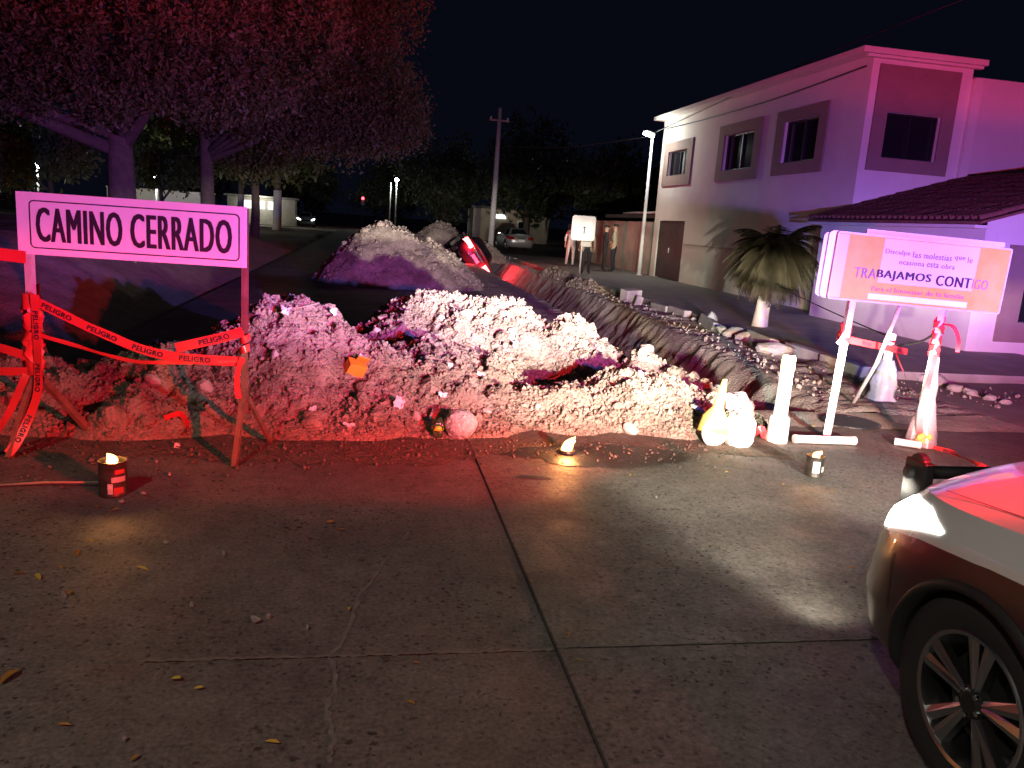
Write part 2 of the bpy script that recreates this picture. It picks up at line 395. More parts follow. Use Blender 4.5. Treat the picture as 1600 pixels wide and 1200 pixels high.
# mortar-filled crack and joint fill in the foreground slabs
def ribbon(path, widths, z, name, m, parent=None, jit=0.0):
    b = MB(); vs = []
    for i, (x, y) in enumerate(path):
        a = path[max(i-1, 0)]; c = path[min(i+1, len(path)-1)]
        t = Vector((c[0]-a[0], c[1]-a[1])).normalized(); nrm = Vector((-t.y, t.x)); w = widths[i] if isinstance(widths, list) else widths
        vs += [(x+nrm.x*w*(1+jit*rnd.uniform(-.6, .6)), y+nrm.y*w*(1+jit*rnd.uniform(-.6, .6)), z), (x-nrm.x*w*(1+jit*rnd.uniform(-.6, .6)), y-nrm.y*w*(1+jit*rnd.uniform(-.6, .6)), z)]
    b.add(vs, [(2*i, 2*i+2, 2*i+3, 2*i+1) for i in range(len(path)-1)]); return b.build(name, m, parent)
def px_path(pts, n=6):
    out = []
    for (a, b_), (c, d) in zip(pts[:-1], pts[1:]):
        for k in range(n):
            t = k/n; p = gnd(a+(c-a)*t, b_+(d-b_)*t); out.append((p.x+rnd.uniform(-.008, .008), p.y+rnd.uniform(-.008, .008)))
    return out
cp = px_path([(640, 830), (600, 880), (560, 935), (545, 985), (517, 1030), (525, 1070), (513, 1110), (522, 1160), (512, 1200)], 7)
ribbon(cp, [0.004+0.006*abs(math.sin(i*0.9)) for i in range(len(cp))], 0.004, 'crack_fill', M['mortar'], road, 0.9)
jp = [(-0.75+0.019*i, 2.77+rnd.uniform(-.006, .006)) for i in range(80)]
ribbon(jp, [0.006+0.004*abs(math.sin(i*0.7)) for i in range(80)], 0.005, 'joint_fill', M['mortar'], road, 0.8)
jp = [(0.80+0.03*i, 2.772+rnd.uniform(-.005, .005)) for i in range(60)]
ribbon(jp, 0.006, 0.013, 'joint_fill', M['mortar'], road, 0.8)

# trench: lofted section
ysT = np.arange(TY0, TY1+0.01, 0.06)
prof = []   # (kind, t) across
vs = []; ncol = None
for y in ysT:
    xl, xr = xl_at(y), xr_at(y)
    dep = 0.95*min(1, max(0.0, (y-TY0)/1.3))*min(1, max(0.0, (TY1-y)/2.0)) + 0.06
    sec = []
    for t in np.linspace(0, 1, 8): sec.append((2.58+(xl-2.58)*t, 0.0, 0.02))
    for t in np.linspace(0, 1, 14)[1:]: sec.append((xl+0.18*t*t, -dep*t, 0.05))
    for t in np.linspace(0, 1, 10)[1:]: sec.append((xl+0.18+(xr-0.85-xl-0.18)*t, -dep, 0.05))
    for t in np.linspace(0, 1, 22)[1:]: sec.append((xr-0.85+0.85*t**0.85, -dep*(1-t), 0.09))
    for t in np.linspace(0, 1, 16)[1:]: sec.append((xr+(6.42-xr)*t, 0.03-0.02*t, 0.05))
    ncol = len(sec)
    for k, (x, z, a) in enumerate(sec):
        edge = 1.0 if 0 < k < ncol-1 else 0.0
        n1 = fnoise(x*1.7, y*1.7, z*2.0+9); n2 = fnoise(x*7, y*7, z*5.0+3)
        wall = 34 < k < 52
        if wall:   # scraped, vertically furrowed cut face
            f = noise.ridged_multi_fractal(Vector((y*2.6, z*0.7, 5.0)), 0.9, 2.1, 4, 1.0, 2.0)
            n3 = fnoise(x*13, y*13, z*9.0); vs.append((x + 0.06*n1 - 0.030*(f-1.0) + 0.022*n2 + 0.014*n3, y+0.02*n2, z + 0.03*n2 + 0.012*n3))
        else:
            vs.append((x + 0.04*n2*edge, y, z + edge*(0.05*n1*(a/0.05) + 0.025*n2)))
b = MB(); nr = len(ysT)
b.add(vs, [(j*ncol+i, j*ncol+i+1, (j+1)*ncol+i+1, (j+1)*ncol+i) for j in range(nr-1) for i in range(ncol-1)])
tag(b.build('trench', M['trench'], smooth=True), kind='structure')

# pavement on the right, kerb made of stones
xs = np.linspace(6.36, 19, 70); ys = np.linspace(6.4, 11.4, 40)
Z = np.array([[0.012+0.02*fnoise(x*0.9, y*0.9, 2.3)+0.008*fnoise(x*5, y*5, 1.1) for x in xs] for y in ys])
tag(grid_mesh(xs, ys, Z, 'verge', M['pave']), kind='structure')
xs = np.linspace(2.55, 6.36, 60); ys = np.linspace(6.4, 7.06, 12)
Z = np.array([[0.008+0.012*fnoise(x*3, y*3, 2.3) for x in xs] for y in ys])
tag(grid_mesh(xs, ys, Z, 'road_edge', M['trench']), kind='structure')
sb = MB(); sb.box((8.4, 24.6, 0.03), (4.0, 31.2, 0.18))
sw = sb.build('sidewalk', M['pave'], bevel=0.01); tag(sw, kind='structure')
kb = MB(); kb.box((0, 0, 0), (0.16, 0.96, 0.24)); kmesh = kb.build('kerbstone', M['kerb'], bevel=0.018)
kerb = empty('kerb', (0, 0, 0)); tag(kerb, kind='structure')
kmesh.parent = kerb
first = True
for i in range(30):
    y = 9.6+i*1.0
    if i in (3, 5, 9): continue
    o = kmesh if first else link(kmesh.copy(), kerb); first = False
    o.location = (6.31+rnd.uniform(-.02, .02), y, 0.03+rnd.uniform(-.02, .012)); o.rotation_euler = (rnd.uniform(-.02, .02), rnd.uniform(-.03, .03), rnd.uniform(-.04, .04))
    if i in (2, 4, 8): o.rotation_euler = (rnd.uniform(-.1, .1), 0.25, rnd.uniform(-.3, .3)); o.location.x -= 0.22; o.location.z = 0.07

# oil stains on the road near the flames
def blob(cx, cy, rx, ry, z, name, m, rot=0.0, seed=0):
    b = MB(); n = 48; vs = [(cx, cy, z)]
    for k in range(n):
        a = 2*PI*k/n; r = 1+0.35*fnoise(math.cos(a)*1.3+seed, math.sin(a)*1.3, 2.0)+0.08*fnoise(math.cos(a)*6, math.sin(a)*6+seed, 2.0)
        x, y = rx*r*math.cos(a), ry*r*math.sin(a); vs.append((cx+x*math.cos(rot)-y*math.sin(rot), cy+x*math.sin(rot)+y*math.cos(rot), z))
    b.add(vs, [(0, 1+k, 1+(k+1) % n) for k in range(n)]); return b.build(name, m, road)
p = gnd(930, 712); blob(p.x, p.y-0.02, 0.62, 0.30, 0.0125, 'oil_stain', M['oil'], 0.05, 2)
p = gnd(838, 748); blob(p.x, p.y, 0.13, 0.03, 0.0125, 'oil_stain', M['oil'], 0.05, 5)

# ================================================================== MOUNDS
def hprof(d): return np.where(d < 1, 1-np.clip(d, 0, 1)**1.55, 0.0)
class Mound:
    def __init__(s, bumps, res, amp=1.0, seed=0.0):
        s.b = bumps; x0 = min(c[0]-c[2]*1.15 for c in bumps); x1 = max(c[0]+c[2]*1.15 for c in bumps)
        y0 = min(c[1]-c[3]*1.15 for c in bumps); y1 = max(c[1]+c[3]*1.15 for c in bumps)
        s.xs = np.arange(x0, x1+res, res); s.ys = np.arange(y0, y1+res, res); s.res = res
        XX, YY = np.meshgrid(s.xs, s.ys); H = np.zeros_like(XX)
        wx = np.zeros_like(XX); wy = np.zeros_like(XX); n2 = np.zeros_like(XX); vo = np.zeros_like(XX); fi = np.zeros_like(XX)
        for j in range(XX.shape[0]):
            for i in range(XX.shape[1]):
                x, y = XX[j, i], YY[j, i]
                wx[j, i] = noise.noise(Vector((x*1.7, y*1.7, 3+seed))); wy[j, i] = noise.noise(Vector((x*1.7, y*1.7, 13+seed)))
                n2[j, i] = fnoise(x*2.6, y*2.6, 7+seed, 4)
                vo[j, i] = 0.75*noise.voronoi(Vector((x*7.5, y*7.5, seed+n2[j, i]*0.4)))[0][0]+0.42*noise.voronoi(Vector((x*17, y*17, seed+n2[j, i])))[0][0]
                fi[j, i] = fnoise(x*14, y*14, seed, 3, 0.6)
        XW = XX+0.16*wx; YW = YY+0.16*wy
        for cx, cy, rx, ry, h in bumps:
            d = np.sqrt(((XW-cx)/rx)**2+((YW-cy)/ry)**2)
            k = 0.10; a, b2 = H, h*hprof(d)
            hh = np.clip(0.5+0.5*(a-b2)/k, 0, 1); H = np.where((b2 > 0) & (a > 0), b2*(1-hh)+a*hh+k*hh*(1-hh)*0.8, np.maximum(a, b2))
        m = np.clip(H/0.18, 0, 1)
        s.H = H + m*amp*(0.10*n2 + 0.085*(0.5-vo) + 0.028*fi) - 0.03*(1-np.clip(H/0.03, 0, 1)) 
    def h(s, x, y):
        i = (x-s.xs[0])/s.res; j = (y-s.ys[0])/s.res
        if i < 0 or j < 0 or i >= len(s.xs)-1 or j >= len(s.ys)-1: return -1.0
        i0, j0 = int(i), int(j); fx, fy = i-i0, j-j0; H = s.H
        return float(H[j0, i0]*(1-fx)*(1-fy)+H[j0, i0+1]*fx*(1-fy)+H[j0+1, i0]*(1-fx)*fy+H[j0+1, i0+1]*fx*fy)
def lump_mesh(seed, sub=2, rough=0.35, name='clod'):
    bm = bmesh.new(); bmesh.ops.create_icosphere(bm, subdivisions=sub, radius=1)
    for v in bm.verts:
        c = v.co.copy(); k = 1+rough*fnoise(c.x*1.4+seed*7, c.y*1.4, c.z*1.4+seed, 4)*0.9
        v.co = c*k
        v.co.z *= 0.78
    for ax in range(4):   # chip facets
        nrm = Vector((rnd.uniform(-1, 1), rnd.uniform(-1, 1), rnd.uniform(-1, 1))).normalized()
        for v in bm.verts:
            d = v.co.dot(nrm)-0.72
            if d > 0: v.co -= nrm*d
    me = bpy.data.meshes.new(name); bm.to_mesh(me); bm.free(); return me
CLODS = [lump_mesh(i, 2, 0.5) for i in range(7)]
for me in CLODS: me.materials.append(M['soil'])
ROCKS = [lump_mesh(i+20, 2, 0.3, 'rubble') for i in range(5)]
for me in ROCKS: me.materials.append(M['stone'])
SMALL = []
for i in range(6):
    me = lump_mesh(40+i, 1, 0.45); SMALL.append((np.array([v.co[:] for v in me.vertices]), np.array([p.vertices[:] for p in me.polygons])))
def stuff_lumps(places, name, m, parent):
    """places: (x,y,z,r); joined small lumps"""
    VV = []; FF = []; nb = 0
    for (x, y, z, r) in places:
        V, F = SMALL[rnd.randrange(6)]
        rot = np.array(Euler((rnd.uniform(0, 6), rnd.uniform(0, 6), rnd.uniform(0, 6))).to_matrix())
        sc = np.array([r*rnd.uniform(.7, 1.3), r*rnd.uniform(.7, 1.3), r*rnd.uniform(.6, 1.0)])
        VV.append((V*sc)@rot.T+np.array([x, y, z])); FF.append(F+nb); nb += len(V)
    V = np.concatenate(VV); F = np.concatenate(FF)
    me = bpy.data.meshes.new(name); me.from_pydata(V.tolist(), [], F.tolist()); me.materials.append(m)
    return tag(link(bpy.data.objects.new(name, me), parent), kind='stuff')
MOUNDS = []
def add_mound(bumps, res, label, nbig, nsmall, rbig, seed, amp=1.0, group=None, rs=(0.007, 0.026)):
    m = Mound(bumps, res, amp, seed); MOUNDS.append(m)
    root = empty('dirt_mound', (bumps[0][0], bumps[0][1], 0), label=label, cat='dirt mound')
    o = grid_mesh(m.xs, m.ys, m.H, 'heap', M['soil'], root, smooth=True)
    # drop the parts of the grid that lie under the road
    bm = bmesh.new(); bm.from_mesh(o.data); bmesh.ops.delete(bm, geom=[f for f in bm.faces if all(v.co.z < -0.005 for v in f.verts)], context='FACES')
    for f in bm.faces: f.smooth = True
    bm.to_mesh(o.data); bm.free()
    o.matrix_parent_inverse = root.matrix_world.inverted() if False else Matrix.Translation(-root.location)
    n = 0; tries = 0; PL = []
    while n < nbig and tries < 20000:
        tries += 1
        x = rnd.uniform(m.xs[0], m.xs[-1]); y = rnd.uniform(m.ys[0], m.ys[-1]); h = m.h(x, y)
        if h < 0.02: continue
        r = rbig[0]+(rbig[1]-rbig[0])*rnd.random()**3
        c = link(bpy.data.objects.new('clod', CLODS[rnd.randrange(7)]), root)
        c.location = Vector((x, y, h+r*0.25))-root.location; c.scale = (r*rnd.uniform(.8, 1.25), r*rnd.uniform(.8, 1.25), r*rnd.uniform(.8, 1.1))
        c.rotation_euler = (rnd.uniform(-.6, .6), rnd.uniform(-.6, .6), rnd.uniform(0, 6)); n += 1
    k = 0; tries = 0
    while k < nsmall and tries < 60000:
        tries += 1
        x = rnd.uniform(m.xs[0], m.xs[-1]); y = rnd.uniform(m.ys[0], m.ys[-1]); h = m.h(x, y)
        if h < 0.0: continue
        r = rs[0]+(rs[1]-rs[0])*rnd.random()**2
        PL.append((x-root.location.x, y-root.location.y, h+r*0.3, r)); k += 1
    stuff_lumps(PL, 'crumbs', M['soil'], root)
    return root
add_mound([(-0.65, 7.05, 1.15, 1.35, 0.86), (-1.55, 6.5, 1.0, 0.9, 0.50), (-2.5, 6.35, 0.95, 0.8, 0.36), (0.0, 6.75, 0.95, 1.0, 0.52), (-0.4, 6.15, 0.9, 0.5, 0.22)], 0.020,
          'long heap of clods behind the closed road sign and its red tape', 190, 10000, (0.028, 0.10), 1.0)
add_mound([(0.75, 9.1, 1.25, 1.6, 0.84), (1.45, 9.0, 1.05, 1.3, 0.78), (2.25, 8.8, 0.85, 1.0, 0.66), (0.65, 7.35, 1.15, 1.6, 0.46), (0.9, 6.5, 0.8, 0.65, 0.20)], 0.021,
          'tall pale heap of loose earth running down to the speckled concrete lump', 200, 11000, (0.025, 0.08), 11.0)
add_mound([(2.45, 6.85, 1.0, 0.92, 0.40), (1.65, 6.65, 0.85, 0.72, 0.27), (3.0, 6.62, 0.62, 0.62, 0.27)], 0.018,
          'low brightly lit heap of crumbled earth beside the toppled yellow marker', 110, 7000, (0.02, 0.05), 21.0, 0.7)
add_mound([(2.95, 8.05, 0.42, 0.40, 0.44), (3.25, 7.7, 0.4, 0.35, 0.28)], 0.03, 'small lumpy heap of earth at the near end of the trench', 40, 500, (0.04, 0.09), 31.0)
add_mound([(0.35, 20.2, 1.7, 2.0, 1.48), (1.35, 20.0, 1.5, 1.8, 1.05), (-0.2, 20.5, 1.1, 1.6, 1.1)], 0.07, 'big smooth earth heap rising on the road behind the near heaps', 60, 900, (0.05, 0.14), 41.0, 0.8, rs=(0.02, 0.05))
add_mound([(3.0, 36, 1.7, 1.9, 1.55), (1.6, 36.5, 1.5, 1.9, 0.9)], 0.12, 'far earth heap beyond the tipped car glowing in its tail lamps', 30, 300, (0.06, 0.18), 51.0, 0.8, rs=(0.03, 0.07))
add_mound([(6.0, 25.5, 0.45, 2.2, 0.32), (5.9, 21.5, 0.4, 1.8, 0.26)], 0.05, 'narrow ridge of spoil along the trench edge by the white sign', 50, 800, (0.04, 0.10), 61.0, rs=(0.02, 0.05))
add_mound([(4.9, 34.5, 1.0, 1.4, 0.75)], 0.1, 'reddish earth heap in front of the parked silver car', 20, 200, (0.05, 0.12), 71.0, rs=(0.03, 0.06))

def surf(x, y): return max([0.0]+[m.h(x, y) for m in MOUNDS])
def hit(px, py, far=30):
    d = ray(px, py); d = d/d.y; y = 3.0
    while y < far:
        p = EYE+d*y
        if p.z <= surf(p.x, p.y): return p
        y += 0.02
    return gnd(px, py)

aw = MB(); vs = []; nA = 160
for i in range(nA+1):
    x = -2.9+6.2*i/nA; e = 5.42+0.22*fnoise(x*1.3, 3, 1)+0.07*fnoise(x*7, 5, 1)-(0.28 if x < 0.3 else 0.28*max(0, 1-(x-0.3)/0.8))
    zz = 0.004 if x < 0.775 else 0.0118; vs += [(x, e, zz), (x, 6.3, zz)]
aw.add(vs, [(2*i, 2*i+2, 2*i+3, 2*i+1) for i in range(nA)])
M['spill'] = soil_mat('trodden_soil', (0.10, 0.082, 0.065), (0.15, 0.125, 0.10), (0.21, 0.175, 0.14))
tag(aw.build('soil_spill', M['spill']), kind='structure')
# loose crumbs spread on the road along the foot of the heaps
PL = []
for i in range(1700):
    x = rnd.uniform(-2.9, 3.4); y = 5.75-abs(rnd.gauss(0, 0.28)) - (0.25*rnd.random() if x < 0.4 else 0)
    if x < -0.2: y -= abs(rnd.gauss(0, 0.45))*rnd.random()
    if y < 2.2: continue
    r = 0.003+0.012*rnd.random()**5; PL.append((x, y, 0.013+r*0.2, r))
tag(stuff_lumps(PL, 'gravel', M['spill'], None), 'loose crumbs of earth scattered over the road along the heaps', 'gravel')
PL = []
for i in range(420):
    y = rnd.uniform(7.6, 26); x = xr_at(y)+0.15+abs(rnd.gauss(0, 0.35))
    if x > 6.2: continue
    r = 0.01+0.035*rnd.random()**3; PL.append((x, y, 0.03+r*0.3, r))
for i in range(260):
    x = rnd.uniform(4.9, 8.4); y = 8.4+0.5*fnoise(x, 1, 1)+rnd.gauss(0, 0.35)-0.25*(x-6); r = 0.008+0.03*rnd.random()**3; PL.append((x, y, 0.01+r*.3, r))
tag(stuff_lumps(PL, 'rubble_crumbs', M['trench'], None), 'small pale rubble strewn between the trench and the pavement', 'rubble')

# broken kerb and concrete chunks
def chunk(px, py, r, label, sx=1, sy=1, sz=.8, z=0.0, m=None, name='concrete_chunk', cat='rubble', group=None):
    p = gnd(px, py, z); me = ROCKS[rnd.randrange(5)]
    o = link(bpy.data.objects.new(name, me)); o.location = (p.x, p.y, z+r*sz*0.45); o.scale = (r*sx, r*sy, r*sz); o.rotation_euler = (rnd.uniform(-.3, .3), rnd.uniform(-.3, .3), rnd.uniform(0, 6))
    return tag(o, label, cat, group)
bk = MB(); bk.box((0, 0, 0.15), (0.42, 0.30, 0.30), rot=(0.08, -0.06, 0.3))
o = bk.build('concrete_block', M['stone'], bevel=0.02); p = gnd(985, 470, 0.05); o.location = (p.x, p.y, 0.02)
tag(o, 'square pale concrete block on the ground between trench and kerb', 'concrete block')
chunk(1113, 508, 0.17, 'upright pale slab of broken kerb beyond the trench', 0.9, 0.5, 1.2, 0.05)
G = 'broken kerb pieces beside the palm'
for px, py, r in ((1128, 520, .13), (1145, 524, .16), (1163, 530, .14), (1180, 533, .12)): chunk(px, py, r, 'pale broken kerb piece in the row below the palm trunk', 1.2, .8, .7, 0.05, group=G)
chunk(1212, 552, 0.21, 'largest broken kerb slab lying past the end of the palm rubble row', 1.5, 0.9, 0.6, 0.03)
chunk(963, 458, 0.12, 'small stone beside the square concrete block', 1, 1, .8, 0.04)
chunk(1083, 500, 0.06, 'small round stone alone near the upright kerb slab', 1, 1, .8, 0.04)
G = 'stones strewn behind the right sign'
for px, py, r in ((1440, 596, .10), (1462, 600, .13), (1490, 612, .10), (1516, 618, .09), (1545, 626, .08), (1422, 590, .07), (1570, 632, .07)): chunk(px, py, r, 'pale stone in the line strewn behind the yellow sign', group=G)
# flat manhole grate
mh = empty('manhole_cover', gnd(1328, 662)+Vector((0, 0, 0.012)), label='dark round iron drain grate set in the road behind the sign post', cat='manhole cover')
b = MB(); b.lathe([(0.27, 0), (0.27, 0.012), (0.25, 0.012), (0.25, 0.0)], 32); b.build('rim', M['blackmetal'], mh)
b = MB(); b.lathe([(0.25, 0.0), (0.25, 0.004)], 32); b.build('plate', mat('grate_void', (0.008, 0.008, 0.008), 0.9), mh)
for k in range(-5, 6):
    w = math.sqrt(max(0, 0.248**2-(k*0.045)**2)); b = MB(); b.box((0, k*0.045, 0.008), (2*w, 0.02, 0.008)); b.build('bar', M['blackmetal'], mh)

# ================================================================== TAPES
def tape(name, pts, width, label, text=None, tsize=0.035, cat='caution tape', group=None, twist=0.0, up=(0, 0, 1), m=None, sag=0.0, start=0.0, step=0.9, nsub=14):
    pts = [Vector(p) for p in pts]
    # Catmull-Rom resample
    P = []
    for i in range(len(pts)-1):
        p0 = pts[max(i-1, 0)]; p1 = pts[i]; p2 = pts[i+1]; p3 = pts[min(i+2, len(pts)-1)]
        for k in range(nsub):
            t = k/nsub; P.append(0.5*((2*p1)+(p2-p0)*t+(2*p0-5*p1+4*p2-p3)*t*t+(3*p1-p0-3*p2+p3)*t**3))
    P.append(pts[-1]); N = len(P)
    L = [0.0]
    for i in range(1, N): L.append(L[-1]+(P[i]-P[i-1]).length)
    U = []
    for i in range(N):
        t = (P[min(i+1, N-1)]-P[max(i-1, 0)]).normalized(); a = twist*math.sin(L[i]*3.1+start*5)
        s = Vector(up) - t*Vector(up).dot(t); s.normalize(); s = Matrix.Rotation(a, 3, t) @ s; U.append((s, t.cross(s).normalized()))
    b = MB(); vs = []
    for i in range(N): vs += [P[i]-U[i][0]*width/2, P[i]+U[i][0]*width/2+U[i][1]*0.004*math.sin(L[i]*20)]
    b.add(vs, [(2*i, 2*i+2, 2*i+3, 2*i+1) for i in range(N-1)])
    o = b.build(name, m or M['tape'], smooth=True); tag(o, label, cat, group)
    if text:
        tv, tf = text_mesh(text, tsize, 0.0015, 'LEFT'); s0 = start
        Wd = tv[:, 0].max(); Lx = np.array(L)
        while s0+Wd < L[-1]:
            out = []
            for x, y, _ in tv:
                s = s0+x; i = min(max(int(np.searchsorted(Lx, s))-1, 0), N-2); f = (s-L[i])/max(1e-6, L[i+1]-L[i])
                q = P[i].lerp(P[i+1], f)+U[i][0].lerp(U[i+1][0], f)*(y-tsize*0.36); off = U[i][1]*0.003
                if U[i][1].dot(EYE-q) < 0: off = -off
                out.append(q+off)
            k = MB(); k.add(out, tf); k.build('lettering', M['signink'], o); s0 += step
    return o

# ================================================================== LEFT SIGN
a0 = math.atan2(5.20-5.35, -0.765+2.11)
ls = empty('road_sign', (-2.10, 5.36, 0), (0, 0, a0), 'white CAMINO CERRADO board on thin legs standing before the dirt heaps', 'road sign')
LW = 1.36
b = MB(); b.box((LW/2, 0, 1.425), (LW, 0.012, 0.372)); bd = b.build('board', M['signwhite'], ls, bevel=0.002)
def rrect(x0, x1, z0, z1, r, w, y):
    def loop(x0, x1, z0, z1, r):
        o = []
        for cx, cz, a in ((x1-r, z1-r, 0), (x0+r, z1-r, 90), (x0+r, z0+r, 180), (x1-r, z0+r, 270)):
            for k in range(5): t = R(a+k*22.5); o.append((cx+r*math.cos(t), y, cz+r*math.sin(t)))
        return o
    A = loop(x0, x1, z0, z1, r); B = loop(x0+w, x1-w, z0+w, z1-w, max(r-w, .004)); n = len(A)
    return A+B, [(k, (k+1) % n, n+(k+1) % n, n+k) for k in range(n)]
b = MB(); b.add(*rrect(0.075, LW-0.04, 1.278, 1.565, 0.03, 0.0075, -0.0085)); b.build('border_line', M['signink'], bd)
for word, x0, x1 in (('CAMINO', 0.118, 0.615), ('CERRADO', 0.672, 1.268)):
    V, F = fit_text(word, x1-x0, 0.205, 0.018); b = MB(); put_text(b, V, F, (x0+x1)/2, 1.422, -0.0085, 0.006); b.build('lettering', M['signink'], bd)
b = MB(); b.bar((0.045, 0.03, 1.60), (0.045, 0.03, 0.42), 0.05, 0.04); b.build('post', M['tubemetal'], ls)
b = MB(); b.bar((LW-0.03, 0.016, 1.60), (LW-0.03, 0.016, 0.30), 0.035, 0.005); b.bar((LW-0.014, 0.032, 1.60), (LW-0.014, 0.032, 0.30), 0.005, 0.035); b.build('post', M['rust'], ls)
b = MB(); b.bar((LW-0.02, 0.02, 0.46), (LW-0.03, -0.17, 0.0), 0.05, 0.03, up=(1, 0, 0)); b.build('leg', M['rust'], ls)
b = MB(); b.bar((LW+0.005, 0.03, 0.40), (LW+0.06, 0.42, 0.0), 0.035, 0.02, up=(1, 0, 0)); b.build('leg', M['rust'], ls)
b = MB(); b.bar((0.05, 0.03, 0.52), (-0.02, -0.19, 0.0), 0.05, 0.03, up=(1, 0, 0)); b.build('leg', M['rust'], ls)
b = MB(); b.bar((0.06, 0.04, 0.48), (0.25, 0.36, 0.0), 0.045, 0.03, up=(1, 0, 0)); b.build('leg', M['rust'], ls)
b = MB(); b.bar((LW/2, 0.012, 1.255), (LW/2, 0.012, 1.225), 0.03, 0.012); b.build('clip', M['alloy'], ls)
def lp(x, y, z):   # local point of the left sign
    return Matrix.Rotation(a0, 3, 'Z') @ Vector((x, y, z)) + Vector((-2.10, 5.36, 0))
T = 'PELIGRO  PELIGRO'
tape('caution_tape', [lp(0.05, -0.02, 0.99), lp(0.16, -0.03, 0.93), lp(0.45, -0.03, 0.80), lp(0.75, -0.03, 0.69), lp(1.0, -0.03, 0.655), lp(1.33, -0.02, 0.65)], 0.062,
     'wide red PELIGRO tape sagging lowest between the two posts of the closed road sign', 'PELIGRO', 0.045, start=0.1, step=0.29, twist=0.15)
tape('caution_tape', [lp(0.93, -0.025, 0.715), lp(1.10, -0.03, 0.765), lp(1.22, -0.03, 0.80), lp(1.345, -0.025, 0.845)], 0.062,
     'short red PELIGRO tape rising to the thin right post of the closed road sign', 'PELIGRO', 0.046, start=0.15, step=0.9)
tape('caution_tape', [lp(0.06, -0.022, 0.76), lp(0.35, -0.03, 0.69), lp(0.65, -0.03, 0.62), lp(0.95, -0.03, 0.625), lp(1.36, -0.025, 0.66)], 0.028, 'thin twisted red tape strung under the wide one on the closed road sign', None, twist=0.5)
for z0, tx in ((1.22, 'long red tape running off left from the top of the closed sign post'),): 
    tape('caution_tape', [lp(0.05, -0.02, z0), lp(-0.3, 0.0, z0+0.02), lp(-0.9, 0.1, z0+0.05)], 0.075, tx, None)
tape('caution_tape', [lp(0.05, -0.02, 0.60), lp(-0.2, 0.02, 0.66), lp(-0.8, 0.2, 0.76)], 0.055, 'upper red tape leaving the foot of the sign post to the left', None)
tape('caution_tape', [lp(0.10, -0.03, 0.52), lp(-0.2, 0.0, 0.50), lp(-0.8, 0.1, 0.49)], 0.05, 'lower red tape leaving the foot of the sign post to the left', None)
# tape wound round the left post and hanging down its legs
pts = []
for k in range(26): t = k/25; pts.append(lp(0.05+0.055*math.cos(k*1.3), 0.02+0.05*math.sin(k*1.3), 1.0-0.5*t+0.03*math.sin(k*2.2)))
tape('caution_tape', pts, 0.10, 'red tape wound thickly round the left post of the closed road sign', None, nsub=6)
tape('caution_tape', [lp(0.10, -0.04, 1.0), lp(0.105, -0.045, 0.8), lp(0.10, -0.04, 0.55), lp(0.09, -0.06, 0.35), lp(0.03, -0.16, 0.12), lp(-0.02, -0.2, 0.03)], 0.055, 'red printed tape hanging straight down the left post and its front leg', 'PELIGRO', 0.042, start=0.1, step=0.33, up=(1, 0, 0), twist=0.3)
tape('caution_tape', [lp(0.02, -0.02, 0.5), lp(-0.03, -0.12, 0.3), lp(-0.1, -0.22, 0.12), lp(-0.2, -0.3, 0.02)], 0.05, 'loose red tape tail trailing from the left sign leg to the ground', None, up=(1, 0, 0), twist=0.4)
tape('caution_tape', [lp(1.345, -0.03, 0.68), lp(1.32, -0.04, 0.6), lp(1.315, -0.05, 0.5), lp(1.33, -0.06, 0.42)], 0.035, 'red tape end dangling from the thin right post of the closed sign', None, up=(1, 0, 0))
pts = []
for k in range(9): pts.append(lp(1.345+0.03*math.cos(k*1.6), 0.02+0.035*math.sin(k*1.6), 0.68+0.016*k))
tape('caution_tape', pts, 0.045, 'red tape knotted round the thin right post of the closed sign', None, nsub=6)
# scrap of tape lying on the heap below the sign
p = hit(290, 660)
tape('caution_tape', [p+Vector((-.13, -.05, .04)), p+Vector((-.03, -.03, .07)), p+Vector((.02, -.06, -.01)), p+Vector((.0, -.10, -.07))], 0.05, 'crumpled orange-red tape scrap on the clods below the closed road sign', None, up=(.7, 0, .7), twist=0.8)

# ================================================================== RIGHT SIGN
a1 = math.atan2(5.87-6.02, 5.14-3.66)
rs = empty('road_sign', (3.66, 6.02, 0), (0, R(1.6), a1), 'yellow and white TRABAJAMOS CONTIGO board on wrapped tube legs by the trench', 'road sign')
RW = 1.50; ZB, ZT = 1.20, 1.745
def rounded_board(x0, x1, z0, z1, y, th, r):
    b = MB(); A, _ = rrect(x0, x1, z0, z1, r, 0.01, y-th/2); A = A[:20]; B = [(p[0], y+th/2, p[2]) for p in A]
    b.add(A+B, [tuple(range(20))[::-1], tuple(range(20, 40))]+[(k, (k+1) % 20, 20+(k+1) % 20, 20+k) for k in range(20)]); return b
bd = rounded_board(0, RW, ZB, ZT, 0, 0.014, 0.02).build('board', M['yellow'], rs)
rounded_board(-0.055, RW-0.06, ZB+0.005, ZT+0.004, 0.03, 0.012, 0.04).build('backing_board', M['signwhite'], rs)
rounded_board(-0.085, RW-0.1, ZB+0.012, ZT-0.012, 0.055, 0.012, 0.04).build('backing_board', M['whitepaint'], rs)
b = MB(); b.box((0.88, 0.085, ZT-0.05), (1.2, 0.02, 0.19)); b.build('backing_board', M['palepanel'], rs)
def flat(x0, x1, z0, z1, m, y=-0.0095, nm='print_panel'):
    b = MB(); b.add([(x0, y, z0), (x1, y, z0), (x1, y, z1), (x0, y, z1)], [(0, 1, 2, 3)]); return b.build(nm, m, bd)
flat(0.40, 1.22, ZB+0.17, ZT-0.02, M['palepanel']); flat(0.34, 1.2, ZB+0.03, ZB+0.075, M['signwhite']); flat(0.01, 0.1, ZB+0.02, ZT-0.02, M['palepanel'])
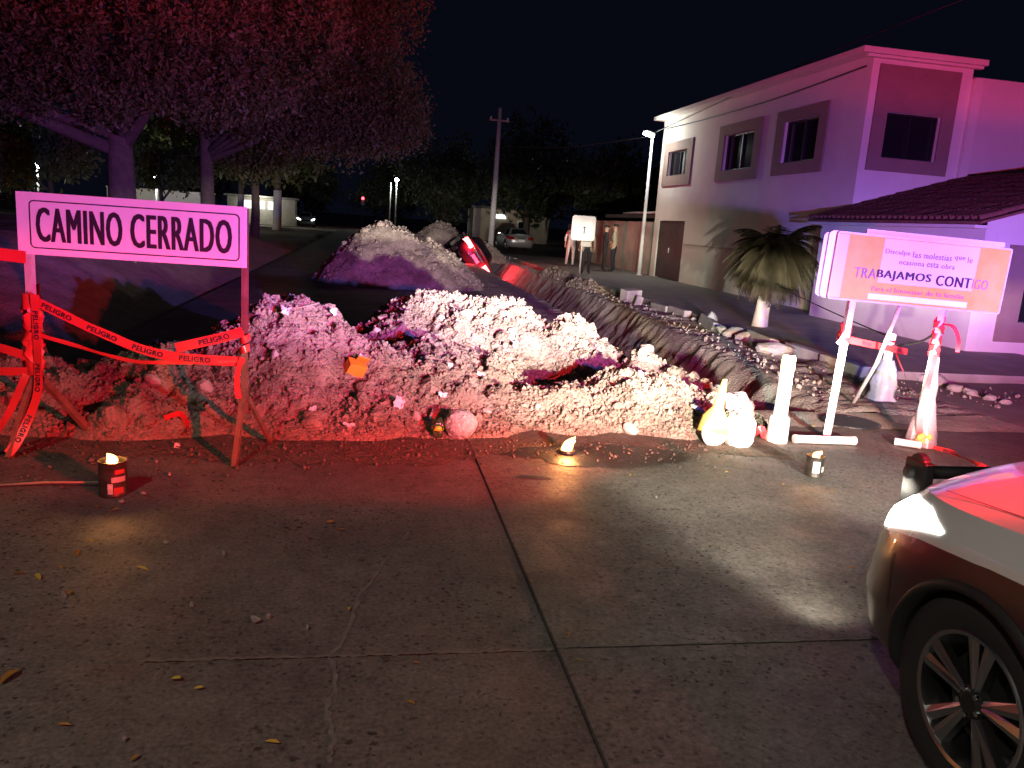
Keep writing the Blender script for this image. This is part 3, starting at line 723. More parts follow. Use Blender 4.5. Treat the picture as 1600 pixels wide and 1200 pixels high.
b = MB(); A, F_ = rrect(0.0, RW, ZB, ZT, 0.02, 0.012, -0.0098); b.add(A, F_); b.build('edge_frame', M['tubemetal'], bd)
def rt(body, x0, x1, z, h, m, bold, y=-0.013):
    V, F = fit_text(body, x1-x0, h, bold); b = MB(); put_text(b, V, F, (x0+x1)/2, z, y, bold*.22); b.build('lettering', m, bd)
for w_, x0, x1 in (('Disculpe', .42, .63), ('las', .655, .725), ('molestias', .75, .99), ('que', 1.015, 1.105), ('le', 1.13, 1.17)): rt(w_, x0, x1, ZT-0.125, 0.05 if w_ != 'que' else .04, M['fadedink'], 0.006)
for w_, x0, x1 in (('ocasiona', .55, .765), ('esta', .79, .89), ('obra', .915, 1.03)): rt(w_, x0, x1, ZT-0.195, 0.04, M['fadedink'], 0.006)
rt('T', 0.19, 0.245, ZB+0.235, 0.082, M['fadedink2'], 0.006); rt('RA', 0.255, 0.375, ZB+0.235, 0.082, M['fadedink'], 0.008)
rt('BAJAMOS', 0.385, 0.845, ZB+0.232, 0.085, M['signink'], 0.02); rt('CONT', 0.895, 1.195, ZB+0.232, 0.085, M['signink'], 0.02); rt('IGO', 1.21, 1.345, ZB+0.23, 0.082, M['fadedink2'], 0.008)
for w_, x0, x1, m__ in (('Para', .36, .465, 'fadedink2'), ('el', .49, .53, 'fadedink2'), ('bienestar', .555, .805, 'fadedink'), ('de', .83, .89, 'fadedink'), ('tu', .915, .96, 'fadedink'), ('familia', .985, 1.16, 'fadedink')): rt(w_, x0, x1, ZB+0.117, 0.038, M[m__], 0.005)
b = MB(); b.bar((0.27, 0.09, ZT-0.05), (0.22, 0.02, 0.02), 0.055, 0.045); b.build('post', M['conewhite'], rs)
b = MB(); b.bar((0.225, 0.02, 1.3), (0.225, 0.02, 0.9), 0.05, 0.05); b.build('bracket', M['tubemetal'], rs)
b = MB(); b.bar((1.08, 0.09, ZT-0.05), (1.0, 0.02, 0.02), 0.045, 0.045); b.build('post', M['tubemetal'], rs)
b = MB(); b.tube([(0.72, 0.10, ZB+0.1), (0.95, 0.75, 0.6), (1.25, 1.6, 0.02)], 0.018); b.build('back_strut', M['tubemetal'], rs)
def foot(pa, pb, r, label):
    A = gnd(*pa); B = gnd(*pb); b = MB(); A.z = B.z = r+0.012
    d = (B-A).normalized(); b.tube([A, B], r, 14); b.tube([A-d*0.004, A+d*0.02], r*1.08, 14); b.tube([B-d*0.02, B+d*0.004], r*1.08, 14)
    return tag(b.build('steel_tube', M['conewhite'], smooth=True, angle=40), label, 'tube')
foot((1240, 694), (1334, 697), 0.034, 'white steel tube lying flat across the foot of the sign post')
foot((1397, 697), (1437, 703), 0.030, 'short white tube stub lying by the yellow rag')
def rp(x, y, z): return (Matrix.Translation((3.66, 6.02, 0)) @ Euler((0, R(1.6), a1)).to_matrix().to_4x4()) @ Vector((x, y, z))
# rag knotted on the right leg
b = MB()
for k in range(7): b.lathe([(0.004, -0.03), (0.03, -0.012), (0.034, 0.008), (0.006, 0.03)], 8, (rnd.uniform(-.05, .05), rnd.uniform(-.03, .03), 0.03+rnd.uniform(0, .07)), rot=Euler((rnd.uniform(0, 3), rnd.uniform(0, 3), 0)).to_matrix())
o = b.build('rag', M['coneyellow'], smooth=True); p = gnd(1437, 697); o.location = (p.x, p.y-0.04, 0.01); tag(o, 'crumpled yellow rag at the foot of the right sign leg', 'rag')
# plastic film and tape wound round the right leg
b = MB(); n = 18
for j in range(14):
    t = j/13; z = 0.78*(1-t)+0.015; r0 = 0.035+0.11*t**1.8
    for k in range(n):
        a = 2*PI*k/n; r = r0*(1+0.35*fnoise(math.cos(a)*1.5+3, math.sin(a)*1.5, t*3))
        b.v.append(tuple(rp(1.02+0.03*(1-t)+r*math.cos(a)+0.05*t, 0.03-0.02*t+r*0.8*math.sin(a), z)))
for j in range(13):
    for k in range(n): b.f.append((j*n+k, j*n+(k+1) % n, (j+1)*n+(k+1) % n, (j+1)*n+k)); b.mi.append(0)
film = bpy.data.materials.new('clear_film'); film.use_nodes = True; fb = film.node_tree.nodes['Principled BSDF']
fb.inputs['Base Color'].default_value = (0.75, 0.55, 0.58, 1); fb.inputs['Roughness'].default_value = 0.25; fb.inputs['Alpha'].default_value = 0.33
tag(b.build('plastic_film', film, smooth=True), 'clear crinkled plastic film wrapped round the right leg of the yellow sign', 'plastic film')
for (xa, za, zb, lab, wd) in ((1.035, 1.12, 0.80, 'red tape bunched high on the right leg of the yellow sign', 0.05), (0.235, 1.0, 0.86, 'red tape knotted on the left leg of the yellow sign', 0.055)):
    pts = []
    for k in range(16): pts.append(rp(xa+0.045*math.cos(k*1.4), 0.045+0.045*math.sin(k*1.4), za+(zb-za)*k/15+0.02*math.sin(k*2.7)))
    tape('caution_tape', pts, wd, lab, None, nsub=6)
tape('caution_tape', [rp(1.04, 0.0, 1.08), rp(1.12, -0.02, 1.06), rp(1.18, -0.03, 0.96), rp(1.19, -0.03, 0.86)], 0.035, 'frayed red tape end hanging beside the right leg of the yellow sign', None, up=(1, 0, 0), twist=.4)
tape('caution_tape', [rp(1.03, 0.0, 0.82), rp(1.0, -0.02, 0.55), rp(0.97, -0.05, 0.25), rp(1.03, -0.06, 0.03)], 0.045, 'red tape running down the wrapped right leg of the yellow sign', None, up=(1, 0, 0), twist=.5)
tape('caution_tape', [rp(0.20, -0.01, 0.93), rp(0.17, -0.03, 0.88), rp(0.14, -0.04, 0.84)], 0.03, 'pale torn tape end on the left leg of the yellow sign', None, up=(1, 0, 0), m=M['plastic'])
pD = gnd(1376, 626); pD.z = 0
topD = at_y(1391, 545, pD.y)
tape('caution_tape', [rp(0.26, 0.03, 0.94), rp(0.33, 0.3, 0.86), topD+Vector((-.25, -.6, .06)), topD+Vector((-0.03, -0.05, 0))], 0.06, 'red tape stretched from the left sign leg to the banded marker behind', 'PELIGRO', 0.045, start=0.1, step=.7)
tape('caution_tape', [at_y(1400, 552, 7.7), at_y(1420, 600, 7.4), at_y(1440, 622, 7.0), at_y(1462, 600, 6.5), rp(1.03, 0.06, 0.7)], 0.03, 'dark red tape loop drooping from the banded marker to the wrapped leg', None, twist=.6)
def cable(name, pts, r, label, cat='cable', m=None):
    P = []; pts = [Vector(p) for p in pts]
    for i in range(len(pts)-1):
        p0 = pts[max(i-1, 0)]; p1 = pts[i]; p2 = pts[i+1]; p3 = pts[min(i+2, len(pts)-1)]
        for k in range(10): t = k/10; P.append(0.5*((2*p1)+(p2-p0)*t+(2*p0-5*p1+4*p2-p3)*t*t+(3*p1-p0-3*p2+p3)*t**3))
    P.append(pts[-1]); b = MB(); b.tube(P, r, 6); return tag(b.build(name, m or M['cable'], smooth=True), label, cat)
cable('rope', [(6.93, 13.2, 1.0), at_y(1232, 455, 12.3), at_y(1310, 492, 10), topD+Vector((0, 0, .12))], 0.009, 'dark rope stretched from the palm trunk to the banded marker', 'rope')
cable('rope', [topD+Vector((0, 0, .02)), at_y(1440, 533, 6.9), rp(1.04, 0.05, 1.03)], 0.012, 'dark rope from the banded marker up to the wrapped sign leg', 'rope')
tape('caution_tape', [rp(1.04, -0.02, 0.03), gnd(1490, 712)+Vector((0, 0, .02)), gnd(1530, 732)+Vector((0, 0, .025)), gnd(1570, 742)+Vector((0, 0, .02)), gnd(1660, 770)+Vector((0, 0, .02))], 0.05, 'red tape trailing over the ground from the right sign leg past the car', 'PELIGRO', 0.04, start=.2, step=.5, up=(0, 1, 0.25), twist=.5)

# delineators ----------------------------------------------------------------
dl = empty('delineator', (pD.x, pD.y, 0), label='white banded marker post wrapped in bluish plastic behind the yellow sign', cat='traffic marker')
hD = topD.z+0.17
b = MB(); b.lathe([(0.11, 0), (0.11, 0.05), (0.05, 0.08), (0.045, hD-0.19), (0.05, hD-0.18), (0.05, hD-0.01), (0.035, hD)], 18); b.build('tube', M['conewhite'], dl, smooth=True, angle=40)
for k in (0.05, 0.12):
    b = MB(); b.lathe([(0.052, hD-0.02-k), (0.0535, hD-0.02-k), (0.0535, hD-0.045-k), (0.052, hD-0.045-k)], 18); b.build('band', M['tape'], dl)
b = MB(); n = 16
for j in range(10):
    t = j/9
    for k in range(n):
        a = 2*PI*k/n; r = (0.07+0.10*t)*(1+0.5*fnoise(math.cos(a)*1.5, math.sin(a)*1.5, t*3+8)); b.v.append((r*math.cos(a), r*math.sin(a), (hD-0.3)*(1-t)+0.01))
for j in range(9):
    for k in range(n): b.f.append((j*n+k, j*n+(k+1) % n, (j+1)*n+(k+1) % n, (j+1)*n+k)); b.mi.append(0)
b.build('plastic_wrap', M['plastic'], dl, smooth=True)

p = gnd(1218, 694)
dl = empty('delineator', (p.x, p.y+0.06, 0), (0, R(1), 0), label='tall white tube marker with yellow top standing in a round base', cat='traffic marker')
b = MB(); b.lathe([(0.085, 0), (0.088, 0.02), (0.080, 0.21), (0.07, 0.225)], 24); b.build('base', M['conewhite'], dl, smooth=True, angle=40)
b = MB(); b.lathe([(0.06, 0.22), (0.055, 0.3), (0.052, 0.60)], 24); b.build('tube', M['conewhite'], dl, smooth=True, angle=40)
b = MB(); b.lathe([(0.054, 0.601), (0.057, 0.63), (0.055, 0.715), (0.045, 0.735)], 24); b.build('top_cap', mat('pale_yellow', (0.85, 0.78, 0.32), 0.5), dl, smooth=True, angle=40)
# toppled marker: round base on edge, tapered yellow post
p = gnd(1118, 700)
rot = Matrix.Rotation(R(6), 3, 'Z')
dl = empty('delineator', (p.x, p.y+0.05, 0), (R(4), R(3), R(14)), label='toppled yellow cone marker with its white round base facing the road', cat='traffic marker')
b = MB(); b.lathe([(0.03, -0.03), (0.11, -0.025), (0.128, 0.0), (0.12, 0.03), (0.05, 0.05)], 28, (0, 0, 0.125), 'Y'); b.build('base', M['conewhite'], dl, smooth=True, angle=40)
b = MB(); b.tube([(0.0, 0.04, 0.10), (0.02, 0.07, 0.22), (0.035, 0.08, 0.30), (0.045, 0.085, 0.40), (0.055, 0.09, 0.53)], [0.125, 0.10, 0.045, 0.034, 0.018], 18); b.build('cone', M['coneyellow'], dl, smooth=True)
b = MB(); b.lathe([(0.008, -0.036), (0.014, -0.033), (0.014, -0.02)], 12, (0, 0, 0.125), 'Y'); b.build('bolt', M['blackmetal'], dl)
# white sack next to it
def sack(loc, sc, label, m, seed, name='sack', cat='sack'):
    bm = bmesh.new(); bmesh.ops.create_icosphere(bm, subdivisions=4, radius=1)
    for v in bm.verts:
        c = v.co.copy(); q = Vector((max(-.8, min(.8, c.x*1.15)), max(-.8, min(.8, c.y*1.15)), max(-.75, c.z))); k = 1+0.12*fnoise(c.x*2+seed, c.y*2, c.z*2)+0.05*fnoise(c.x*7, c.y*7+seed, c.z*7)
        v.co = Vector((q.x*sc[0], q.y*sc[1], (q.z+0.74)*sc[2]))*k
    me = bpy.data.meshes.new(name); bm.to_mesh(me); bm.free(); me.materials.append(m); me.polygons.foreach_set('use_smooth', [True]*len(me.polygons))
    o = link(bpy.data.objects.new(name, me)); o.location = loc; return tag(o, label, cat)
p = gnd(1160, 702); sack((p.x, p.y+0.1, 0), (0.12, 0.12, 0.17), 'bright white crumpled sack leaning by the toppled yellow marker', M['conewhite'], 3)
p = gnd(1148, 665); sack((p.x-0.02, p.y, 0.04), (0.17, 0.15, 0.15), 'pale dirt-filled bag behind the toppled yellow marker', M['stone'], 8, 'rubble_bag', 'sack')
p = gnd(1190, 690); tape('caution_tape', [(p.x-.09, p.y, .05), (p.x-.03, p.y-.02, .11), (p.x+.03, p.y+.01, .05), (p.x+.08, p.y-.03, .10), (p.x+.1, p.y-.05, .02)], 0.06, 'crumpled pinkish tape between the white sack and the tube marker', None, up=(.5, .3, .8), twist=.9)

# burning cans ----------------------------------------------------------------
def flame(parent, loc, h, r, lean=(0, 0), name='flame'):
    def fl(k, m, s):
        b = MB(); P = []; rr = []
        for i in range(9):
            t = i/8; P.append((loc[0]+lean[0]*t*t*h, loc[1]+lean[1]*t*t*h, loc[2]+h*k*t)); rr.append(max(0.002, r*s*math.sin(PI*(0.18+0.82*t))**0.8*(1.15-0.55*t)))
        b.tube(P, rr, 10); return b.build(name, m, parent, smooth=True)
    return fl(1.0, M['flame'], 1.0), fl(0.72, M['flamecore'], 0.62)
def can(loc, r, h, label, lab2, power, fh, lean):
    c = empty('burning_can', loc, label=label, cat='can')
    b = MB(); b.lathe([(r*.96, 0), (r, .006), (r, .012), (r*.97, .018), (r*.97, h*.5), (r*.985, h*.5+.006), (r*.97, h*.5+.012), (r*.97, h-.012), (r*1.01, h-.006), (r*1.01, h), (r*.93, h), (r*.93, h-.03)], 28)
    b.build('tin', M['tin'], c, smooth=True, angle=30)
    for j, (a0_, a1_, z0, z1, m) in enumerate(lab2):
        b = MB(); n = 8; vs = []
        for k in range(n+1):
            a = R(a0_+(a1_-a0_)*k/n); vs += [(1.004*r*math.cos(a), 1.004*r*math.sin(a), z0*h), (1.004*r*math.cos(a), 1.004*r*math.sin(a), z1*h)]
        b.add(vs, [(2*k, 2*k+2, 2*k+3, 2*k+1) for k in range(n)]); b.build('label_patch', m, c)
    flame(c, (0, 0, h-.02), fh, r*0.42, lean)
    lamp('flame_light', 'POINT', (0, -0.01, h+fh*.5), power, (1.0, 0.42, 0.12), c, 0.025)
    return c
p = gnd(172, 778)
can((p.x, p.y+.06, 0), 0.075, 0.20, 'sooty labelled can with a small yellow flame in front of the closed road sign', [(-95, -75, .12, .42, M['tinlabel']), (-72, -30, .12, .30, M['tinred']), (-80, -20, .45, .6, M['tinlabel']), (-65, -25, .68, .8, M['tinred'])], 9, 0.055, (-.5, 0))
p = gnd(1277, 748)
can((p.x, p.y+.06, 0), 0.065, 0.155, 'dented shiny can with a weak flame in front of the yellow sign', [(-130, -85, .25, .8, M['tinlabel']), (-70, -40, .3, .55, M['tinlabel'])], 6, 0.05, (.9, 0))
p = gnd(886, 712)
c = empty('fire_pot', (p.x, p.y+.02, 0.012), label='low burning pot with a bright orange flame on the oily road', cat='fire')
b = MB(); b.lathe([(.05, 0), (.062, .012), (.06, .03), (.05, .03), (.045, .016)], 20); b.build('pan', M['tin'], c, smooth=True, angle=30)
flame(c, (0, 0, .02), 0.105, 0.04, (.55, 0)); flame(c, (-.02, -.01, .02), 0.06, 0.028, (.2, 0)); lamp('flame_light', 'POINT', (0.0, -0.02, 0.10), 20, (1.0, 0.40, 0.12), c, 0.03)

# litter ----------------------------------------------------------------------
p = hit(720, 668)
bm = bmesh.new(); bmesh.ops.create_icosphere(bm, subdivisions=4, radius=1)
for v in bm.verts:
    c_ = v.co.copy(); v.co = Vector((c_.x*.125, c_.y*.12, c_.z*.115))*(1+.10*fnoise(c_.x*1.6, c_.y*1.6, c_.z*1.6+4)+.035*fnoise(c_.x*9, c_.y*9, c_.z*9))
me = bpy.data.meshes.new('concrete_lump'); bm.to_mesh(me); bm.free(); me.materials.append(mat('speckled_concrete', (0.22, 0.20, 0.19), 0.9, col2=(0.52, 0.49, 0.47), var=.1, vscale=38, bump=.8, bscale=60))
g_ = gnd(720, 690); o = link(bpy.data.objects.new('concrete_lump', me)); o.location = (g_.x, g_.y+.10, .11); tag(o, 'rounded speckled concrete lump at the foot of the heap by the road joint', 'concrete lump')
o = sack((gnd(684, 688).x, gnd(684, 688).y+.06, 0.01), (.05, .05, .085), 'dark green snack bag with yellow top beside the speckled concrete lump', mat('green_bag', (.03, .05, .02), .25), 5, 'snack_bag', 'bag')
b = MB(); b.lathe([(.02, .105), (.044, .085), (.05, .06), (.0508, .06), (.046, .088), (.021, .108)], 14); b.build('yellow_top', mat('bag_yellow', (.7, .5, .02), .3), o, smooth=True)
def scrap(px, py, w, h, m, label, name='paper_scrap', cat='litter', tilt=(0.5, 0.2), thick=0.004, lift=0.03, fold=0.3, group=None):
    p = hit(px, py); b = MB(); n = 6; vs = []
    for i in range(n+1):
        for j in range(n+1):
            u, v = i/n-.5, j/n-.5; e = (1+.75*fnoise(u*3+px*.1, v*3, py*.1))*(1-1.5*abs(u*v))
            vs.append((u*w*e, v*h*e, fold*w*(abs(u)**1.3)+.15*w*fnoise(u*3, v*3, px*.37)))
    q = len(vs); vs += [(x, y, z-thick) for x, y, z in vs]; fs = []
    for i in range(n):
        for j in range(n):
            a = i*(n+1)+j; fs.append((a, a+n+1, a+n+2, a+1)); fs.append((q+a, q+a+1, q+a+n+2, q+a+n+1))
    ed = [i*(n+1) for i in range(n+1)]+[n*(n+1)+j for j in range(1, n+1)]+[i*(n+1)+n for i in range(n-1, -1, -1)]+[j for j in range(n-1, 0, -1)]
    for k in range(len(ed)): a, c = ed[k], ed[(k+1) % len(ed)]; fs.append((a, c, q+c, q+a))
    b.add(vs, fs); o = b.build(name, m); o.location = p+Vector((0, -.015, lift)); o.rotation_euler = (tilt[0], tilt[1], rnd.uniform(-.6, .6)); return tag(o, label, cat, group)
b = MB(); b.box((0, 0, 0), (.15, .10, .11), rot=(.5, .25, .4)); b.box((.06, -.02, .075), (.10, .012, .06), rot=(.9, .3, .2)); o = b.build('carton', M['orange'], bevel=.004); p = hit(555, 583); o.location = p+Vector((0, 0, .045)); tag(o, 'bright orange torn carton among the clods of the heap', 'carton')
scrap(566, 568, .07, .05, M['paper'], 'white crumpled paper stuck to the orange carton', tilt=(.9, .1), lift=.06)
scrap(445, 495, .11, .08, M['paper'], 'white foam scrap on top of the left heap', tilt=(.8, .2), lift=.05, fold=.5)
scrap(522, 495, .05, .09, M['paper'], 'thin upright white paper sliver on the heap top', tilt=(1.2, .1), lift=.05)
scrap(622, 635, .09, .11, M['paper'], 'folded white paper triangle on the lower slope of the heap', tilt=(1.1, .3), lift=.04, fold=.7)
scrap(490, 648, .06, .10, M['paper'], 'upright pinkish card square low on the left heap', tilt=(1.2, 0), lift=.03, fold=.1)
scrap(802, 545, .11, .09, M['paper'], 'large white paper ball in the hollow between the heaps', tilt=(.9, .2), lift=.05, fold=.6)
scrap(752, 590, .09, .05, M['paper'], 'flat white plastic piece on the slope above the lit heap', tilt=(.8, 0), lift=.03)
scrap(690, 622, .07, .05, M['paper'], 'small white cup fragment on the heap above the concrete lump', tilt=(.9, .3), lift=.03, fold=.8)
scrap(703, 575, .05, .04, M['paper'], 'tiny white scrap high on the slope of the tall heap', tilt=(.9, 0), lift=.03)
scrap(545, 668, .10, .04, M['paper'], 'pale narrow card strip at the foot of the left heap', tilt=(.4, .3), lift=.02)
scrap(277, 700, .045, .04, M['paper'], 'round pale scrap below the crumpled tape on the left heap', tilt=(1.0, 0), lift=.02)
b = MB(); b.tube([(-.17, 0, 0), (-.05, .01, .02), (.06, 0, .03), (.17, .02, .075)], [.009, .01, .009, .007], 6); o = b.build('stick', M['wood'], smooth=True); p = hit(850, 600); o.location = p+Vector((0, 0, .02)); tag(o, 'pale straight stick lying on the crest of the lit heap', 'stick')
b = MB(); b.tube([(-.14, 0, 0), (0, .01, .02), (.14, .02, .06)], [.005, .006, .004], 6); o = b.build('stick', M['wood'], smooth=True); p = hit(470, 490); o.location = p+Vector((0, 0, .03)); tag(o, 'thin pale twig beside the white foam scrap on the left heap', 'stick')
b = MB(); b.tube([(-.30, -.02, 0), (0, .02, .01), (.28, .0, .02)], [.006, .008, .005], 6); o = b.build('stick', M['wood'], smooth=True); p = gnd(70, 762); o.location = p+Vector((0, 0, .015)); tag(o, 'long reddish twig on the road beside the left burning can', 'stick')
GR = 'stones on the heaps'
for i, (px, py, r) in enumerate(((800, 520, .05), (1120, 610, .05), (985, 676, .075), (760, 648, .05), (1085, 640, .04), (840, 640, .04), (930, 560, .05), (1000, 590, .05), (650, 655, .05), (590, 520, .05), (690, 500, .045), (740, 530, .045), (430, 560, .05), (320, 610, .07), (240, 600, .07))):
    p = hit(px, py); o = link(bpy.data.objects.new('stone', ROCKS[i % 5])); o.location = p+Vector((0, 0, r*.4)); o.scale = (r, r, r*.9); o.rotation_euler = (rnd.uniform(0, 3),)*3
    tag(o, 'pale stone lying loose on the dirt heaps', 'stone', GR)
# fallen leaves and small stones on the road
lb = MB(); lb.add([(-.5, 0, .02), (-.2, .22, .10), (.2, .2, .12), (.5, 0, .0), (.2, -.2, .1), (-.2, -.22, .12), (0, 0, .0)], [(0, 6, 1), (1, 6, 2), (2, 6, 3), (3, 6, 4), (4, 6, 5), (5, 6, 0)])
L1 = lb.build('leaf', M['leafdry']); L2 = lb.build('leaf', M['leafyel']); meshes = [L1.data, L2.data]; bpy.data.objects.remove(L1); bpy.data.objects.remove(L2)
spots = [(515, 819, 1.1), (532, 831, 1), (642, 1103, 1.2), (425, 1165, 1.2), (15, 1062, 2.2), (275, 1065, 1.1), (100, 1138, 1.1), (222, 892, 1.1), (120, 868, 1), (140, 848, .9), (30, 900, 1), (60, 905, .9), (108, 930, 1), (545, 955, .7), (890, 995, .9), (904, 1036, .8), (650, 1040, .7), (1225, 760, 1), (1270, 668, .8), (1110, 858, .7), (1330, 890, .8), (1135, 740, .6), (95, 890, .8), (310, 1080, .9), (210, 1190, .9), (985, 745, .6), (1300, 770, .6), (180, 800, .9), (150, 795, 1)]
for i, (px, py, s) in enumerate(spots):
    o = link(bpy.data.objects.new('leaf', meshes[i % 2])); o.location = gnd(px, py)+Vector((0, 0, .012)); k = .055*s*(1 if py < 950 else .75); o.scale = (k, k*rnd.uniform(.6, 1), k); o.rotation_euler = (rnd.uniform(-.3, .3), rnd.uniform(-.3, .3), rnd.uniform(0, 6))
    tag(o, ('orange brown' if i % 2 == 0 else 'yellow')+' dry leaf lying on the concrete road', 'leaf', 'brown leaves on the road' if i % 2 == 0 else 'yellow leaves on the road')
PEB = [lump_mesh(i+60, 2, 0.9, 'pebble') for i in range(5)]
for me in PEB: me.materials.append(M['stone'])
for i, (px, py, r) in enumerate(((350, 870, .022), (190, 788, .02), (300, 950, .02), (400, 975, .03), (420, 968, .02), (870, 892, .012), (840, 735, .012), (1025, 780, .012), (100, 935, .018), (195, 1160, .014), (245, 725, .02), (480, 985, .018), (265, 745, .02), (260, 852, .016), (225, 775, .02))):
    p = gnd(px, py); o = link(bpy.data.objects.new('pebble', PEB[i % 5])); r *= .62; o.location = (p.x, p.y, .012+r*.35); o.scale = (r*rnd.uniform(.7, 1.4), r, r*.7); o.rotation_euler = (rnd.uniform(0, 3),)*3
    tag(o, 'pale pebble lying on the foreground concrete slabs', 'pebble', 'pebbles on the road slabs')

# ================================================================== HOUSE
def wall_panel(name, m, parent, origin, ux, uz, W_, H_, holes, thick, nrm):
    """rectangular wall in the plane origin + ux*s + uz*t, with rectangular openings and real thickness"""
    o = Vector(origin); ux = Vector(ux); uz = Vector(uz); nrm = Vector(nrm)
    S = sorted({0, W_, *[h[0] for h in holes], *[h[1] for h in holes]}); T = sorted({0, H_, *[h[2] for h in holes], *[h[3] for h in holes]})
    b = MB()
    for i in range(len(S)-1):
        for j in range(len(T)-1):
            sc, tc = (S[i]+S[i+1])/2, (T[j]+T[j+1])/2
            if any(h[0] < sc < h[1] and h[2] < tc < h[3] for h in holes): continue
            for d in (0, -thick):
                q = [o+ux*S[a]+uz*T[c]+nrm*d for a, c in ((i, j), (i+1, j), (i+1, j+1), (i, j+1))]
                b.add(q if d == 0 else q[::-1], [(0, 1, 2, 3)])
    for s0, s1, t0, t1 in list(holes)+[(0, W_, 0, H_)]:
        c = [o+ux*s+uz*t for s, t in ((s0, t0), (s1, t0), (s1, t1), (s0, t1))]
        for k in range(4): b.add([c[k], c[(k+1) % 4], c[(k+1) % 4]-nrm*thick, c[k]-nrm*thick], [(0, 1, 2, 3)])
    return b.build(name, m, parent)
HX = 10.1; HY0 = 16.0; HY1 = 28.2; HT = 5.55
hs = empty('house', (HX, HY0, 0), label='two storey plastered house with dark framed windows and tiled side wing', cat='house')
hs_inv = Matrix.Translation((-HX, -HY0, 0))
def hp(o):
    o.parent = hs; o.matrix_parent_inverse = hs_inv; return o
# street wall: s runs from far (HY1) to near (HY0)
win = [(25.66, 27.35, 3.61, 4.42, .42), (20.95, 22.85, 3.56, 4.56, .38), (17.75, 19.38, 3.57, 4.57, .36)]
holes = [(HY1-y1, HY1-y0, z0, z1) for y0, y1, z0, z1, _ in win]+[(HY1-27.75, HY1-25.3, 0.12, 2.10)]
hp(wall_panel('wall', M['wall'], None, (HX, HY1, 0), (0, -1, 0), (0, 0, 1), HY1-HY0, HT, holes, 0.22, (-1, 0, 0)))
hp(wall_panel('wall', M['wall'], None, (HX+.222, HY0, 0), (1, 0, 0), (0, 0, 1), 2.128, HT, [(0.248, 1.528, 3.54, 4.46)], 0.22, (0, -1, 0)))
b = MB(); b.box((HX+6, (HY0+HY1)/2+0.3, HT/2), (7.3, HY1-HY0-0.8, HT-0.3)); hp(b.build('core', M['wall'], None))
b = MB(); b.box((HX+5.6, HY0+0.95, HT/2-.05), (6.5, 0.2, HT-0.35)); hp(b.build('wall', M['wall'], None))
b = MB(); b.box((HX+2.45, HY0+.35, 4.1), (.2, .9, 2.4)); hp(b.build('wall', M['wall'], None))
b = MB(); b.box((HX+1.1, (HY0+HY1)/2, HT+0.06), (2.9, HY1-HY0+0.35, 0.12)); b.box((HX+1.15, HY0-.05, HT-.03), (2.7, .12, .06)); hp(b.build('cornice', M['wall'], None, bevel=.012))
b = MB(); b.box((HX+5.9, HY0+1.0, HT-.1), (7, .5, .14)); hp(b.build('cornice', M['wall'], None, bevel=.012))
def house_window(plane, a0_, a1_, z0, z1, fr, frt=None, frb=None):
    """plane 'x': opening in the street wall, 'y': opening in the end wall"""
    w = hp(empty('window')); frt = frt or fr*0.75; frb = frb or fr*0.8
    def box(c0, c1, zz0, zz1, d0, d1, nm, m, par=w):
        b = MB()
        if plane == 'x': b.box((HX-(d0+d1)/2, (c0+c1)/2, (zz0+zz1)/2), (abs(d1-d0), c1-c0, zz1-zz0))
        else: b.box(((c0+c1)/2, HY0-(d0+d1)/2, (zz0+zz1)/2), (c1-c0, abs(d1-d0), zz1-zz0))
        o = b.build(nm, m, None); o.parent = w; o.matrix_parent_inverse = Matrix.Identity(4); return o
    s = M['surround']
    w.location = (0, 0, 0)
    # surround: two jambs, head and sill butted end to end
    box(a0_-fr, a0_-.003, z0-frb, z1+frt, 0.003, 0.05, 'surround', s); box(a1_+.003, a1_+fr, z0-frb, z1+frt, 0.003, 0.05, 'surround', s)
    box(a0_-.002, a1_+.002, z1+.003, z1+frt, 0.003, 0.048, 'surround', s); box(a0_-.002, a1_+.002, z0-frb, z0-.003, 0.003, 0.048, 'surround', s)
    box(a0_+.01, a1_-.01, z0+.01, z1-.01, -.13, -.12, 'pane', M['glass'])
    m = (a0_+a1_)/2
    box(m-.025, m+.025, z0+.045, z1-.045, -.115, -.08, 'mullion', M['blackmetal'])
    for q0, q1, e0, e1 in ((a0_+.002, a0_+.04, z0+.002, z1-.002), (a1_-.04, a1_-.002, z0+.002, z1-.002), (a0_+.042, a1_-.042, z0+.002, z0+.04), (a0_+.042, a1_-.042, z1-.04, z1-.002)): box(q0, q1, e0, e1, -.115, -.07, 'frame', M['blackmetal'])
    return w
for y0, y1, z0, z1, fr in win: house_window('x', y0, y1, z0, z1, fr)
house_window('y', HX+.47, HX+1.75, 3.54, 4.46, 0.31, frt=0.93, frb=.28)
dr = hp(empty('door'))
def dbox(c, s, nm, m):
    b = MB(); b.box(c, s); o = b.build(nm, m, None); o.parent = dr; return o
for k in range(4): dbox((HX+.06, 25.34+.305+k*.6, 1.11), (.04, .585, 1.94), 'leaf_panel', M['irondoor'])
dbox((HX+.03, 26.6, 1.1), (.03, .03, .16), 'handle', M['tubemetal'])
# stain band under the upper floor and cable along the parapet
cable('wall_cable', [(HX-.02, 27.8, 5.25), (HX-.02, 24, 5.2), (HX-.02, 20, 5.22), (HX-.02, 16.2, 5.36)], .018, 'dark cable run along the house wall below its parapet')
b = MB(); b.box((HX-.012, 21.5, 1.35), (.02, 7.4, .05)); hp(b.build('string_course', M['wall2'], None))
